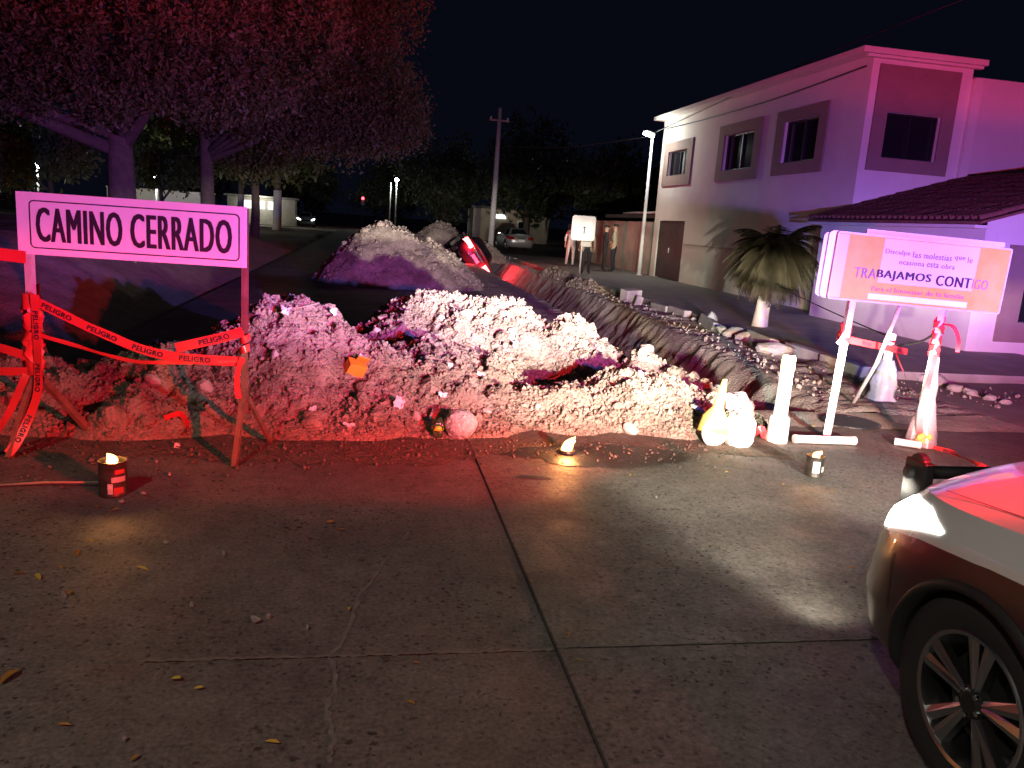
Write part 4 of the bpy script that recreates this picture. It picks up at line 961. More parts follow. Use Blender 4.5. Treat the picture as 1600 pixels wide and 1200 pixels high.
# tiled side wing
WX = 9.45; WY0, WY1 = 11.25, 15.98
wn_ = M['wall']
hp(wall_panel('wing_wall', wn_, None, (WX, WY1, 0), (0, -1, 0), (0, 0, 1), WY1-WY0, 2.1, [], 0.2, (-1, 0, 0)))
hp(wall_panel('wing_wall', wn_, None, (WX+.202, WY0, 0), (1, 0, 0), (0, 0, 1), 5.8, 2.1, [(.628, 2.098, .62, 1.52)], 0.2, (0, -1, 0)))
b = MB(); b.add([(WX, WY0, 2.1), (WX+6, WY0, 2.1), (WX+6, WY0, 3.9), (WX, WY0+.0, 2.16)], [(0, 1, 2, 3)]); hp(b.build('gable', wn_, None))
w = hp(empty('window'))
def wb(x0, x1, z0, z1, d0, d1, nm, m):
    b = MB(); b.box(((x0+x1)/2, WY0-(d0+d1)/2, (z0+z1)/2), (x1-x0, abs(d1-d0), z1-z0)); o = b.build(nm, m, None); o.parent = w
sr = M['surround']
wb(WX+.47, WX+.827, .30, 1.84, .003, .05, 'surround', sr); wb(WX+2.303, WX+2.65, .30, 1.84, .003, .05, 'surround', sr); wb(WX+.829, WX+2.301, 1.523, 1.84, .003, .048, 'surround', sr); wb(WX+.829, WX+2.301, .30, .617, .003, .048, 'surround', sr); wb(WX+.84, WX+2.29, .63, 1.51, -.12, -.11, 'pane', M['glass'])
b = MB(); b.box((WX-.15, (WY0+WY1)/2, 2.075), (.3, WY1-WY0+.2, .05)); hp(b.build('soffit', wn_, None))
roof = hp(empty('roof'))
sl = math.atan2(1.02, 3.35)
tb = MB(); vs = []; n = 6
for e in (0, 1):
    for k in range(n+1):
        a = PI*k/n; r = .082-.012*e; vs.append((.48*e, r*math.cos(a), r*math.sin(a)*.85))
tb.add(vs, [(k, k+1, n+2+k, n+1+k) for k in range(n)]); tmesh = tb.build('tile', M['tile'], roof, smooth=True); first = True
for i in range(31):
    for j in range(9):
        o = tmesh if first else link(tmesh.copy(), roof); first = False
        o.location = (9.08+j*.41*math.cos(sl)+rnd.uniform(-.008, .008), 10.98+.08+i*.16, 2.16+j*.41*math.sin(sl)+.012+rnd.uniform(-.004, .004)); o.rotation_euler = (0, -sl+.02, rnd.uniform(-.015, .015))
b = MB(); x1, z1 = 9.1+9*.41*math.cos(sl), 2.14+9*.41*math.sin(sl); b.add([(9.1, 10.98, 2.145), (9.1, 15.97, 2.145), (x1, 15.97, z1), (x1, 10.98, z1), (9.1, 10.98, 2.105), (9.1, 15.97, 2.105), (x1, 15.97, z1-.04), (x1, 10.98, z1-.04)], [(0, 3, 2, 1), (4, 5, 6, 7), (0, 1, 5, 4), (1, 2, 6, 5), (2, 3, 7, 6), (3, 0, 4, 7)])
o = b.build('roof_deck', M['tile'], None); o.parent = roof
b = MB(); b.box((9.75, 10.6, 0.05), (8, .3, .02)); 

# neighbouring low wall and its roof slab
lw = empty('boundary_wall', (10.2, 29, 0), label='low stained plaster wall beside the house behind the standing people', cat='wall')
b = MB(); vs = []; n = 24
for i in range(n+1):
    y = 28.45+i*.55; zt = 2.05-.25*max(0, (y-38)/3.6)**2+.02*fnoise(y, 1, 1)
    vs += [(10.2, y, 0), (10.2, y, zt), (10.42, y, zt), (10.42, y, 0)]
b.add(vs, [(4*i+k, 4*i+k+1, 4*i+k+5, 4*i+k+4) for i in range(n) for k in range(3)]+[(0, 1, 2, 3), (4*n+3, 4*n+2, 4*n+1, 4*n)])
o = b.build('wall_face', M['wall2'], lw); o.matrix_parent_inverse = Matrix.Translation((-10.2, -29, 0))
b = MB(); b.box((12.2, 32.3, 2.28), (3.4, 7.2, .14)); o = b.build('roof_slab', M['irondoor'], lw); o.matrix_parent_inverse = Matrix.Translation((-10.2, -29, 0))
b = MB(); b.tube([(10.55, 28.7, 2.43), (10.5, 30.5, 2.40), (10.6, 32, 2.42), (10.9, 34.5, 2.42)], .04, 6); o = b.build('pipe', M['whitepaint'], lw); o.matrix_parent_inverse = Matrix.Translation((-10.2, -29, 0))

# ================================================================== STREET LAMP
sl_ = empty('street_lamp', (9.62, 27.95, 0), label='white lit street lamp post at the corner of the house', cat='street lamp')
b = MB(); b.tube([(0, 0, 0), (0, 0, 2), (.0, 0, 5.0)], [.075, .06, .04], 12); b.build('pole', M['whitepaint'], sl_, smooth=True)
b = MB(); b.lathe([(.11, 0), (.11, .04), (.08, .06)], 14, (0, 0, .11)); b.build('base_plate', M['tubemetal'], sl_)
b = MB(); b.box((-.16, -.08, 5.06), (.42, .18, .08), rot=(0, .1, .45)); b.build('lamp_head', M['tubemetal'], sl_, bevel=.01)
b = MB(); b.box((-.19, -.13, 4.99), (.36, .20, .10), rot=(.35, .1, .45)); b.build('lens', M['ledlamp'], sl_, bevel=.02)
lamp('street_light', 'POINT', (-.65, -.65, 4.72), P_STREET, (0.90, 0.98, 0.92), sl_, 0.10)
# the lamp post behind the viewer whose light lies on the near slabs and the car's flank
sl2 = empty('street_lamp', (-5.0, -3.8, 0), label='tall grey street lamp post on the park side behind the patrol car', cat='street lamp')
b = MB(); b.tube([(0, 0, 0), (0, 0, 3), (.1, 0, 6.4), (.5, .1, 6.9), (1.3, .3, 7.0)], [.09, .075, .05, .04, .035], 12); b.build('pole', M['tubemetal'], sl2, smooth=True)
b = MB(); b.box((1.5, .35, 7.0), (.5, .2, .09), rot=(0, 0, .2)); b.build('lamp_head', M['tubemetal'], sl2, bevel=.015)
b = MB(); b.box((1.5, .35, 6.945), (.4, .15, .02), rot=(0, 0, .2)); b.build('lens', M['ledlamp'], sl2)
lamp('street_light', 'SPOT', (1.5, .35, 6.8), 900, (1.0, 0.95, 0.80), sl2, 0.12, (.05, .1, -1), 108, .3)

# utility pole and wires
up = empty('utility_pole', (6.05, 41, 0), (0, R(0.5), 0), label='tall bare utility pole standing beyond the tipped car', cat='utility pole')
b = MB(); b.tube([(0, 0, 0), (.02, 0, 3.5), (.0, 0, 7.2)], [.15, .13, .09], 12); b.build('pole', M['stone'], up, smooth=True)
b = MB(); b.bar((-.5, 0, 6.6), (.5, 0, 6.6), .08, .08); b.build('crossarm', M['wood'], up)
for x in (-.42, .42): b = MB(); b.lathe([(.03, 0), (.045, .03), (.03, .06), (.045, .09), (.02, .12)], 10, (x, 0, 6.65)); b.build('insulator', M['whitepaint'], up, smooth=True)
cable('overhead_wire', [(6.4, 41, 5.4), (8.0, 35, 5.0), (9.7, 28.2, 5.0)], .014, 'overhead wire from the utility pole to the lit street lamp')
cable('overhead_wire', [(9.7, 28.0, 5.1), (10.0, 20, 5.75), (10.6, 16, 6.2), (13, 5, 7.5)], .012, 'overhead wire passing from the street lamp over the house parapet')

# white square street sign on a pole
p = gnd(905, 432, .05)
ss = empty('street_sign', (p.x, p.y, .0), (0, 0, R(-4)), label='white rounded square sign on a thin pole at the trench edge', cat='street sign')
b = MB(); b.tube([(0, 0, 0), (0, 0, 2.02)], .03, 10); b.build('pole', M['tubemetal'], ss, smooth=True)
sb_ = rounded_board(-.40, .40, 1.24, 2.05, -.045, .012, .09).build('plate', M['signwhite'], ss)
b = MB(); b.box((.03, -.0535, 1.56), (.035, .004, .19)); b.box((.03, -.0535, 1.675), (.075, .004, .04)); b.build('mark', M['signink'], sb_)
rounded_board(-.05, .30, 1.05, 1.215, -.045, .01, .02).build('sub_plate', M['palepanel'], ss)

# ================================================================== PALM
pm = empty('palm_tree', (6.96, 13.36, .1), (0, R(3), 0), label='short bushy palm with limewashed trunk growing on the pavement', cat='palm tree')
b = MB(); b.tube([(0, 0, -.05), (0, 0, .3), (.01, 0, .62), (.02, 0, .64)], [.15, .125, .12, .09], 14); b.build('trunk', M['limewash'], pm, smooth=True)
b = MB(); b.tube([(.02, 0, .6), (.02, 0, 1.0), (.05, 0, 1.38)], [.12, .15, .16], 12)
for k in range(34):
    a = k*2.4; z = .62+.62*k/34; r = .12+.03*rnd.random(); b.bar((r*math.cos(a)*.8, r*math.sin(a)*.8, z), (r*1.5*math.cos(a), r*1.5*math.sin(a), z+.14), .05, .025)
b.build('stem', M['bark'], pm, smooth=False)
b = MB(); rv = random.Random(3)
for k in range(150):
    az = k*2.39996+rv.uniform(-.2, .2); el = R(70-118*(k/150)**0.8+rv.uniform(-10, 10)); Lf = rv.uniform(.75, 1.1)
    d = Vector((math.cos(az)*math.cos(el), math.sin(az)*math.cos(el), math.sin(el))); p = Vector((.05, 0, 1.36)); side = Vector((-math.sin(az), math.cos(az), 0)); pts = [p.copy()]; n = 12
    for i in range(n): d = (d+Vector((0, 0, -.15))).normalized(); p = p+d*Lf/n; pts.append(p.copy())
    b.tube(pts, [.010]*5+[.006]*(n-4), 4)
    for i in range(3, n+1):
        t = i/n; ll = .36*math.sin(PI*(.12+.86*t))+.05; dd = (pts[i]-pts[i-1]).normalized(); upv = side.cross(dd)
        for q in range(3):
            bp_ = pts[i-1].lerp(pts[i], q/3)
            for s in (-1, 1):
                tip = bp_+(side*s*.75+dd*.75+upv*.15+Vector((0, 0, -.30+rv.uniform(-.1, .1)))).normalized()*ll; wv = dd*.014
                b.add([bp_-wv, bp_+wv, tip], [(0, 1, 2)])
b.build('crown', M['palm'], pm)

# ================================================================== TREES
def leaf_cloud(centers, n, size, m, parent, name='crown', seed=1):
    g_ = np.random.default_rng(seed); C = np.array([c[:3] for c in centers]); Rr = np.array([c[3:6] for c in centers]); wgt = Rr.prod(1)**.67; wgt /= wgt.sum()
    idx = g_.choice(len(C), n, p=wgt); d = g_.normal(size=(n, 3)); d /= np.linalg.norm(d, axis=1)[:, None]; r = g_.random(n)**.45
    P = C[idx]+d*r[:, None]*Rr[idx]
    # clumping: pull leaves towards twig points
    nt = max(20, n//26); tw = P[g_.choice(n, nt)]; k = g_.integers(0, nt, n); P = tw[k]+g_.normal(size=(n, 3))*0.22*size/0.1*.9
    u = g_.normal(size=(n, 3)); u /= np.linalg.norm(u, axis=1)[:, None]; w = np.cross(u, g_.normal(size=(n, 3))); w /= np.linalg.norm(w, axis=1)[:, None]
    s = size*(.6+.8*g_.random(n))[:, None]
    V = np.stack([P-u*s, P+w*s*.42, P+u*s, P-w*s*.42], 1).reshape(-1, 3); F = np.arange(4*n).reshape(n, 4)
    me = bpy.data.meshes.new(name); me.from_pydata(V.tolist(), [], F.tolist()); me.materials.append(m)
    return link(bpy.data.objects.new(name, me), parent)
def tree(loc, trunk_r, trunk_h, crowns, nleaf, lsize, label, m=None, lime=0.0, seed=1, name='tree', group=None):
    t = empty(name, loc, label=label, cat='tree', group=group); rv = random.Random(seed)
    b = MB(); b.tube([(0, 0, -.1), (0, 0, .25), (.04, .02, trunk_h*.5), (.0, .05, trunk_h), (-.05, .1, trunk_h*1.25)], [trunk_r*1.35, trunk_r*1.08, trunk_r*.95, trunk_r*.8, trunk_r*.4], 14)
    tk = b.build('trunk', M['bark'], t, smooth=True)
    if lime: b = MB(); b.tube([(0, 0, 0.02), (0, 0, .3), (.02, .01, lime)], [trunk_r*1.36, trunk_r*1.12, trunk_r*1.04], 14); b.build('limewash', M['limewash'], tk, smooth=True)
    b = MB()
    for c in crowns:
        e = Vector(c[:3]); s = Vector((0, .05, trunk_h*rv.uniform(.8, 1.1))); mid = s.lerp(e, .5)+Vector((rv.uniform(-.3, .3), rv.uniform(-.3, .3), rv.uniform(.1, .5)))
        b.tube([s, mid, e], [trunk_r*.5, trunk_r*.28, trunk_r*.08], 7)
        for k in range(5):
            q = mid.lerp(e, rv.random()); f = e+Vector((rv.uniform(-1, 1)*c[3], rv.uniform(-1, 1)*c[4], rv.uniform(-1, 1)*c[5]))*.8; b.tube([q, q.lerp(f, .5)+Vector((0, 0, .15)), f], [trunk_r*.14, trunk_r*.08, trunk_r*.02], 5)
    b.build('limbs', M['bark'], t, smooth=True)
    leaf_cloud(crowns, nleaf, lsize, m or M['leaf'], t, seed=seed); return t
x = at_y(188, 330, 17).x
tree((x, 17, 0), .27, 3.0, [(0, 0, 5.5, 2.6, 2.4, 1.9), (-2.8, -.6, 5.0, 2.4, 2.3, 2.0), (2.4, .8, 5.3, 2.2, 2.2, 1.7), (-4.6, 0, 4.4, 1.8, 1.8, 1.8), (.8, -2.0, 5.6, 2.2, 2.0, 1.6), (-1.5, -1.5, 4.1, 1.8, 1.6, 1.1), (1.4, -.4, 4.0, 1.6, 1.5, .9), (-3.4, -1.2, 3.4, 1.4, 1.4, .9), (.2, -1.6, 3.5, 1.7, 1.2, .7), (-5.5, -2, 3.6, 1.6, 1.6, 1.6), (0, -1.3, 3.55, 1.5, .9, .65), (2.2, -1, 3.7, 1.5, 1, .7), (-2.0, -1.2, 3.5, 1.6, 1.1, .8)], 85000, .05, 'big dark leafy tree with thick trunk behind the closed road sign', seed=2)
x = at_y(322, 330, 24).x
tree((x, 24, 0), .2, 3.2, [(2.8, 0, 5.8, 2.5, 2.4, 2.4), (4.6, -.6, 4.6, 1.5, 1.6, 1.5), (4.4, -.3, 7.6, 1.7, 1.8, 1.8), (1.0, 0, 5.6, 2.0, 2.0, 2.0), (3.1, -1, 8.2, 2.2, 2.2, 1.9), (5.3, -.9, 4.3, .8, 1.0, .9), (2.3, -1, 3.9, 1.5, 1.4, .9), (3.6, -.6, 3.6, 1.4, 1.2, .8), (.2, -1.2, 4.2, 1.3, 1.0, .9), (1.3, -1.3, 4.0, 1.2, .9, .8)], 80000, .06, 'leafy tree overhanging the road with its olive edge against the sky', seed=3)
x = at_y(398, 330, 38).x
tree((x, 38, 0), .2, 3.0, [(0, 0, 4.9, 2.2, 2, 1.7), (-2, 0, 5.2, 2, 2, 1.7), (1.8, 0, 5.4, 2, 2, 1.8), (0, -1, 3.5, 1.8, 1.6, .8)], 20000, .10, 'slim trunked park tree between the two big leafy trees', seed=4)
x = at_y(433, 340, 60).x
tree((x, 60, 0), .28, 4.0, [(0, 0, 6, 4, 3, 2.4), (-4, 0, 6, 4, 3, 2.4)], 7000, .24, 'far park tree with a limewashed white trunk', lime=2.8, seed=5)
x = at_y(376, 340, 64).x
tree((x, 64, 0), .22, 4.0, [(0, 0, 6.4, 4, 3, 2.4), (-4, 1, 6, 4, 3, 2.4)], 6000, .24, 'far park tree with a limewashed trunk beside the lit kiosk', lime=2.4, seed=15)
x = at_y(252, 330, 46).x
tree((x, 46, 0), .14, 1.8, [(0, 0, 3.2, 1.7, 1.5, .9), (1.3, 0, 3.4, 1.4, 1.3, .8)], 5000, .15, 'small forked park tree in front of the lamp lit wall', M['leafd'], seed=6)
x = at_y(80, 330, 40).x
tree((x, 40, 0), .14, 1.9, [(0, 0, 3.6, 2, 1.6, 1.2), (-2.2, 0, 3.0, 2, 1.6, 1.5)], 6000, .15, 'pale leaved park tree beside a park lamp', seed=7)
TL = ['dark tree standing behind the far end of the big earth heap', 'tall dark tree directly behind the utility pole', 'dark tree behind the far low house and silver car', 'dark tree beyond the distant traffic light', 'dark tree behind the low plaster wall and its roof slab',
      'dark tree beyond the oncoming car lights', 'dark tree beyond the lit kiosk', 'dark tree behind the lamp lit park wall']
for k, (xx, yy, h) in enumerate(((6.5, 75, 9.5), (13, 68, 10.5), (17.5, 60, 8.5), (2, 100, 8), (24, 62, 7), (-8, 105, 8), (-20, 100, 9), (-34, 85, 9))):
    tree((xx, yy, 0), .3, h*.4, [(0, 0, h*.68, 3.2, 2.6, h*.3), (2.2, 0, h*.55, 2.4, 2.2, h*.25), (-2.2, 0, h*.5, 2.4, 2.2, h*.25), (.3, -.5, h*.35, 2.6, 2, h*.18)], 4500, .26, TL[k], M['leafd'], seed=30+k)

# ================================================================== CARS
HEAD_V = [(-1.0, .006), (-.5, .018), (-.22, .09), (-.12, .40), (-.06, .70), (-.02, 1.0), (.01, 1.7), (.04, 2.0), (.06, 1.2), (.085, .15), (.15, .02), (.3, .006), (.8, .003)]
HEAD_H = [(-1.6, .0), (-.9, .05), (-.55, .07), (-.32, .30), (-.12, 1.0), (.2, 1.0), (.5, .45), (.95, .06), (1.6, .0)]
RED_V = [(-.8, .02), (-.42, .03), (-.365, .10), (-.335, .65), (-.28, 1.1), (-.18, .75), (-.12, 1.1), (-.05, 1.1), (.0, .55), (.05, .55), (.12, .6), (.17, .8), (.22, 1.8), (.40, 1.9), (.9, .5)]
RED_H = [(-4.0, .55), (-.6, .52), (-.3, .85), (-.1, .85), (.2, .6), (.42, .55), (.6, .8), (1.0, .85), (4.0, .6)]
BLUE_V = [(-.8, .003), (-.28, .02), (-.18, .14), (-.12, .62), (-.07, 1.0), (0, 1.0), (.05, .85), (.16, .45), (.30, .18), (.9, .02)]
BLUE_H = [(-4.0, .08), (-1.2, .11), (-.8, .14), (-.55, .60), (-.35, .85), (-.1, .75), (.22, .48), (.42, .95), (.55, 1.0), (1.5, 1.0), (4.0, .5)]
def make_car(name, label, up, low, fine=1.0, police=False, lit=False, tail=None, loc=(0, 0, 0), rot=(0, 0, 0), scale=1.0):
    car = empty(name, loc, rot, label, 'car'); car.scale = (scale,)*3
    vK = [0, .12, .35, .6, .72, .85, 1]
    wv = lambda v: float(np.interp(v, vK, [.83, .88, .90, .90, .895, .885, .845]))
    fv = lambda v: float(np.interp(v, vK, [.84, .91, .935, .905, .88, .84, .75]))
    rv_ = lambda v: float(np.interp(v, vK, [-3.24, -3.32, -3.38, -3.38, -3.35, -3.31, -3.20]))
    zs = lambda y: float(np.interp(y, [-3.4, -2.6, -.6, .4, .85], [.95, .95, .92, .83, .755]))
    a, nx = .80, 2.7; ar = .6
    n1, n2, n3, nv = int(44*fine), int(110*fine), int(24*fine), max(12, int(30*fine))
    def pt(v, u):   # u in column units
        w, f, r = wv(v), fv(v), rv_(v)
        if u <= n1: th = PI/2*u/n1; x = w*max(0, math.sin(th))**(2/nx); y = f-a+a*max(0, math.cos(th))**(2/nx)
        elif u <= n1+n2: t = (u-n1)/n2; x = w; y = (f-a)+(r+ar-(f-a))*t
        else: th = PI/2*(u-n1-n2)/n3; x = w*max(0, math.cos(th))**(2/3.2); y = r+ar-ar*max(0, math.sin(th))**(2/3.2)
        return x, y, .20+v*(zs(y)-.20)
    NC = n1+n2+n3
    hubs = ((0.0, .316), (-2.6, .316)); RA = .335
    vsp = lambda u: float(np.interp(u/n1, [0, .5, .88, 1.05], [.655, .675, .80, .82]))
    def side(part, rows, nm, m):
        b = MB()
        for s in (-1, 1):
            V = []; ins = []
            for j in range(rows+1):
                for i in range(NC+1):
                    s_ = vsp(i); v = s_*j/rows if part == 0 else s_+(1-s_)*j/rows
                    x, y, z = pt(v, i); k = any((y-hy)**2+(z-hz)**2 < RA*RA for hy, hz in hubs) and x > .6; V.append([s*x, y, z]); ins.append(k)
            F = []; W1 = NC+1
            for j in range(rows):
                for i in range(NC):
                    q = (j*W1+i, j*W1+i+1, (j+1)*W1+i+1, (j+1)*W1+i)
                    if all(ins[k] for k in q): continue
                    F.append(q if s > 0 else q[::-1])
            for k, v_ in enumerate(V):
                if ins[k]:
                    hy, hz = min(hubs, key=lambda h: (v_[1]-h[0])**2); dy, dz = v_[1]-hy, v_[2]-hz; d = math.hypot(dy, dz) or 1; v_[1] = hy+dy/d*RA; v_[2] = hz+dz/d*RA
            b.add(V, F)
        return b.build(nm, m, car, smooth=True, angle=50)
    side(0, int(nv*.75), 'lower_body', low); side(1, max(4, int(nv*.3)), 'upper_body', up)
    def top(i0, i1, nm, m):
        b = MB(); ns = 10; V = []
        for i in range(i0, i1+1):
            x, y, z = pt(1, i)
            for k in range(2*ns+1): s = -1+k/ns; V.append((x*s, y, z+.085*(1-abs(s)**2.6)*min(1, x/.35)))
        W1 = 2*ns+1; b.add(V, [(i*W1+k, i*W1+k+1, (i+1)*W1+k+1, (i+1)*W1+k) for i in range(i1-i0) for k in range(2*ns)]); return b.build(nm, m, car, smooth=True)
    ih = next(i for i in range(NC) if pt(1, i)[1] < -.55); hood = top(0, ih, 'hood', up); top(ih, NC, 'deck', up)
    for s in (-1, 1):   # shut line of the bonnet
        b = MB(); V = []; F = []
        for k in range(24):
            y = .36-k*.039; ww = .845*.90; z = zs(y)+.085*(1-.90**2.6)+.003; V += [(s*(ww-.003), y, z), (s*(ww+.003), y, z-.0005)]
        b.add(V, [(2*k, 2*k+1, 2*k+3, 2*k+2) if s > 0 else (2*k, 2*k+2, 2*k+3, 2*k+1) for k in range(23)]); b.build('shut_line', M['carblack'], hood)
    for s in (-1, 1):
        b = MB(); V = []
        for k in range(13):
            v = .36+(.66-.36)*k/12; u = n1*(.86-.05*k/12); x, y, z = pt(v, u); x2, y2, z2 = pt(v, u+.35); V += [(s*(x+.003), y+.002, z), (s*(x2+.003), y2+.002, z2)]
        b.add(V, [(2*k, 2*k+1, 2*k+3, 2*k+2) for k in range(12)]); b.build('bumper_seam', M['carblack'], car)
    b = MB(); b.box((0, -1.4, .19), (1.2, 3.4, .06)); b.build('floor_pan', M['carblack'], car)
    # greenhouse
    def ring(t):
        hw = .775-.20*t-.05*t*t; yf = -.42-.80*t; yr = -3.02+.62*t; z = .91+.45*t; c = (yf+yr)/2; h = (yf-yr)/2; n = 48; o = []
        for k in range(n):
            th = 2*PI*k/n; ct, st = math.cos(th), math.sin(th); o.append((hw*math.copysign(abs(st)**(2/4.2), st), c+h*math.copysign(abs(ct)**(2/4.2), ct), z))
        return o
    pil = {5, 6, 7, 41, 42, 43, 12, 36, 17, 18, 19, 29, 30, 31}
    g1 = MB(); g2 = MB()
    rows = [ring(t) for t in np.linspace(0, .9, 7)]
    for j in range(6):
        for k in range(48):
            pass
    for k0 in range(48):
        if k0 in pil: continue
        if (k0-1) % 48 in pil:
            b = MB(); kk_ = k0
            while kk_ % 48 not in pil:
                for j in range(6): b.add([rows[j][kk_ % 48], rows[j][(kk_+1) % 48], rows[j+1][(kk_+1) % 48], rows[j+1][kk_ % 48]], [(0, 1, 2, 3)])
                kk_ += 1
            b.build('window_glass', M['glass'], car, smooth=True, angle=40)
        elif False: pass
    for k0 in sorted(pil):
        b = MB()
        for j in range(6): b.add([rows[j][k0], rows[j][(k0+1) % 48], rows[j+1][(k0+1) % 48], rows[j+1][k0]], [(0, 1, 2, 3)])
        b.build('pillar', up, car)
    b = MB(); R0 = rows[-1]; R1 = ring(1.0); cx = [(.8*x, (y+1.77)*.8-1.77, 1.385) for x, y, z in R1]; ce = [(.4*x, (y+1.77)*.4-1.77, 1.405) for x, y, z in R1]
    b.v = list(R0)+R1+cx+ce; b.f = [(j*48+k, j*48+(k+1) % 48, (j+1)*48+(k+1) % 48, (j+1)*48+k) for j in range(3) for k in range(48)]+[tuple(144+k for k in range(48))]; b.mi = [0]*len(b.f); b.build('roof', up, car, smooth=True)
    # lamps
    def patch(side_, v_lo, v_hi, u0, u1, nm, m, off, front=True, n=18):
        V = []; rows_ = 8
        for i in range(n+1):
            t = i/n; u = u0+(u1-u0)*t; lo, hi = v_lo(t), v_hi(t)
            for j in range(rows_+1):
                v = lo+(hi-lo)*j/rows_; x, y, z = pt(v, u); x2, y2, _ = pt(v, u+.5); x1, y1, _ = pt(v, max(0, u-.5)); tx, ty = x2-x1, y2-y1; l = math.hypot(tx, ty) or 1
                bul = off+.012*math.sin(PI*j/rows_)*math.sin(PI*t); V.append((side_*(x-ty/l*bul), y+tx/l*bul, z))
        b = MB(); W1 = rows_+1; b.add(V, [((i*W1+j, i*W1+j+1, (i+1)*W1+j+1, (i+1)*W1+j) if side_ > 0 else (i*W1+j, (i+1)*W1+j, (i+1)*W1+j+1, i*W1+j+1)) for i in range(n) for j in range(rows_)]); return b.build(nm, m, car, smooth=True)
    hm = M['headlamp'] if lit else M['glass']
    for s in (-1, 1):
        patch(s, lambda t: vsp(n1*(.30+.61*t))+.012+.05*t**3, lambda t: float(np.interp(t, [0, .15, .5, .8, 1], [.76, .88, .965, .955, .885])), n1*.30, n1*.91, 'headlight', hm, .004)
        patch(s, lambda t: .58+.04*t, lambda t: .90-.05*t, NC-n3*1.0, NC-n3*.22, 'taillight', tail or mat('dull_red_lens', (.25, .01, .01), .2), .004)
        # wheels
        for hy, hz in hubs:
            w = empty('wheel', (s*.775, hy, hz)); w.parent = car
            b = MB(); b.lathe([(.205, -.09), (.25, -.102), (.29, -.102), (.310, -.088), (.316, -.05), (.317, 0), (.316, .05), (.310, .088), (.29, .102), (.25, .102), (.205, .09)], 48, axis='X', cap=False); b.build('tyre', M['rubber'], w, smooth=True)
            b = MB(); b.lathe([(.215, s*.094), (.21, s*.098), (.198, s*.094), (.193, s*.06), (.193, -s*.08), (.17, -s*.08)], 48, axis='X', cap=False); b.build('rim', M['alloy'], w, smooth=True, angle=40)
            b = MB(); b.lathe([(.15, s*.01), (.15, s*.02), (.04, s*.02)], 32, axis='X'); b.build('brake_disc', M['alloydark'], w)
            if fine >= .9:
                for k in range(5):
                    for dlt in (-.17, .17):
                        th = R(72*k+20)+dlt*1.0; th2 = R(72*k+20)+dlt*.75; b = MB()
                        c1 = Vector((s*.075, .045*math.cos(th2), .045*math.sin(th2))); c2 = Vector((s*.086, .197*math.cos(th), .197*math.sin(th)))
                        dr_ = (c2-c1).normalized(); tn = Vector((s, 0, 0)).cross(dr_).normalized(); wd0, wd1 = .013, .024
                        V = []
                        for c_, wd, dp in ((c1, wd0, .03), (c2, wd1, .03)): V += [c_-tn*wd, c_-tn*wd*.15+Vector((s*.007, 0, 0)), c_+tn*wd*.9, c_+tn*wd-Vector((s*dp, 0, 0)), c_-tn*wd-Vector((s*dp, 0, 0))]
                        b.add(V, [(k_, (k_+1) % 5, 5+(k_+1) % 5, 5+k_) for k_ in range(5)]+[(4, 3, 2, 1, 0), (5, 6, 7, 8, 9)]); b.build('spoke', [M['alloy'], M['alloydark']][0], w)
                b = MB(); b.lathe([(.05, s*.05), (.05, s*.078), (.032, s*.086), (.03, s*.088)], 24, axis='X'); b.build('hub_cap', M['alloydark'], w, smooth=True, angle=40)
                for k in range(5): b = MB(); b.lathe([(.008, s*.075), (.008, s*.092)], 8, (0, .04*math.cos(R(72*k+56)), .04*math.sin(R(72*k+56))), 'X'); b.build('lug_nut', M['chrome'], w)
            # arch flare following the body side and dark liner
            V = []; n = 40
            for k in range(n+1):
                th = R(-14+208*k/n)
                for rr_, o_ in ((RA-.012, -.03), (RA-.004, .014), (RA+.016, .014), (RA+.026, .002)):
                    y, z = hy+rr_*math.cos(th), hz+rr_*math.sin(th); v = max(0, min(1, (z-.2)/(zs(y)-.2))); w_, f = wv(v), fv(v); r_ = rv_(v); x = w_
                    if y > f-a: cq = min(1, (y-(f-a))/a); cth = cq**(nx/2); x = w_*max(0, 1-cth*cth)**(1/nx)
                    if y < r_+ar: cq = min(1, ((r_+ar)-y)/ar); cth = cq**1.6; x = w_*max(0, 1-cth*cth)**(1/3.2)
                    V.append((s*(x+o_), y, z))
            b = MB(); b.add(V, [((4*k+q, 4*k+q+1, 4*k+q+5, 4*k+q+4) if s < 0 else (4*k+q, 4*k+q+4, 4*k+q+5, 4*k+q+1)) for k in range(n) for q in range(3)]); b.build('wheel_arch', M['carblack'], car, smooth=True)
            b = MB(); V = []
            for k in range(n+1): th = R(-14+208*k/n); V += [(s*.86, hy+(RA-.008)*math.cos(th), hz+(RA-.008)*math.sin(th)), (s*.55, hy+(RA-.008)*math.cos(th), hz+(RA-.008)*math.sin(th))]
            b.add(V, [(2*k, 2*k+1, 2*k+3, 2*k+2) for k in range(n)]); b.build('arch_liner', M['carblack'], car)
        b = MB(); b.box((s*.90, -.72, .98), (.17, .10, .12), rot=(0, 0, s*.2)); b.bar((s*.77, -.70, .93), (s*.86, -.72, .96), .03); b.build('mirror', up if not police else M['carblack'], car, bevel=.025)
        for hy in (-1.15, -2.05): b = MB(); b.box((s*.885, hy, .80), (.03, .17, .03)); b.build('door_handle', up, car, bevel=.008)
    b = MB(); b.box((0, .885, .54), (.9, .06, .14)); b.build('grille', M['carblack'], car, bevel=.01)
    b = MB(); b.box((0, -3.40, .60), (.42, .02, .14)); b.build('number_plate', M['plate'], car)
    b = MB(); b.box((0, -3.375, .78), (.60, .03, .05)); b.build('trunk_trim', M['chrome'], car)
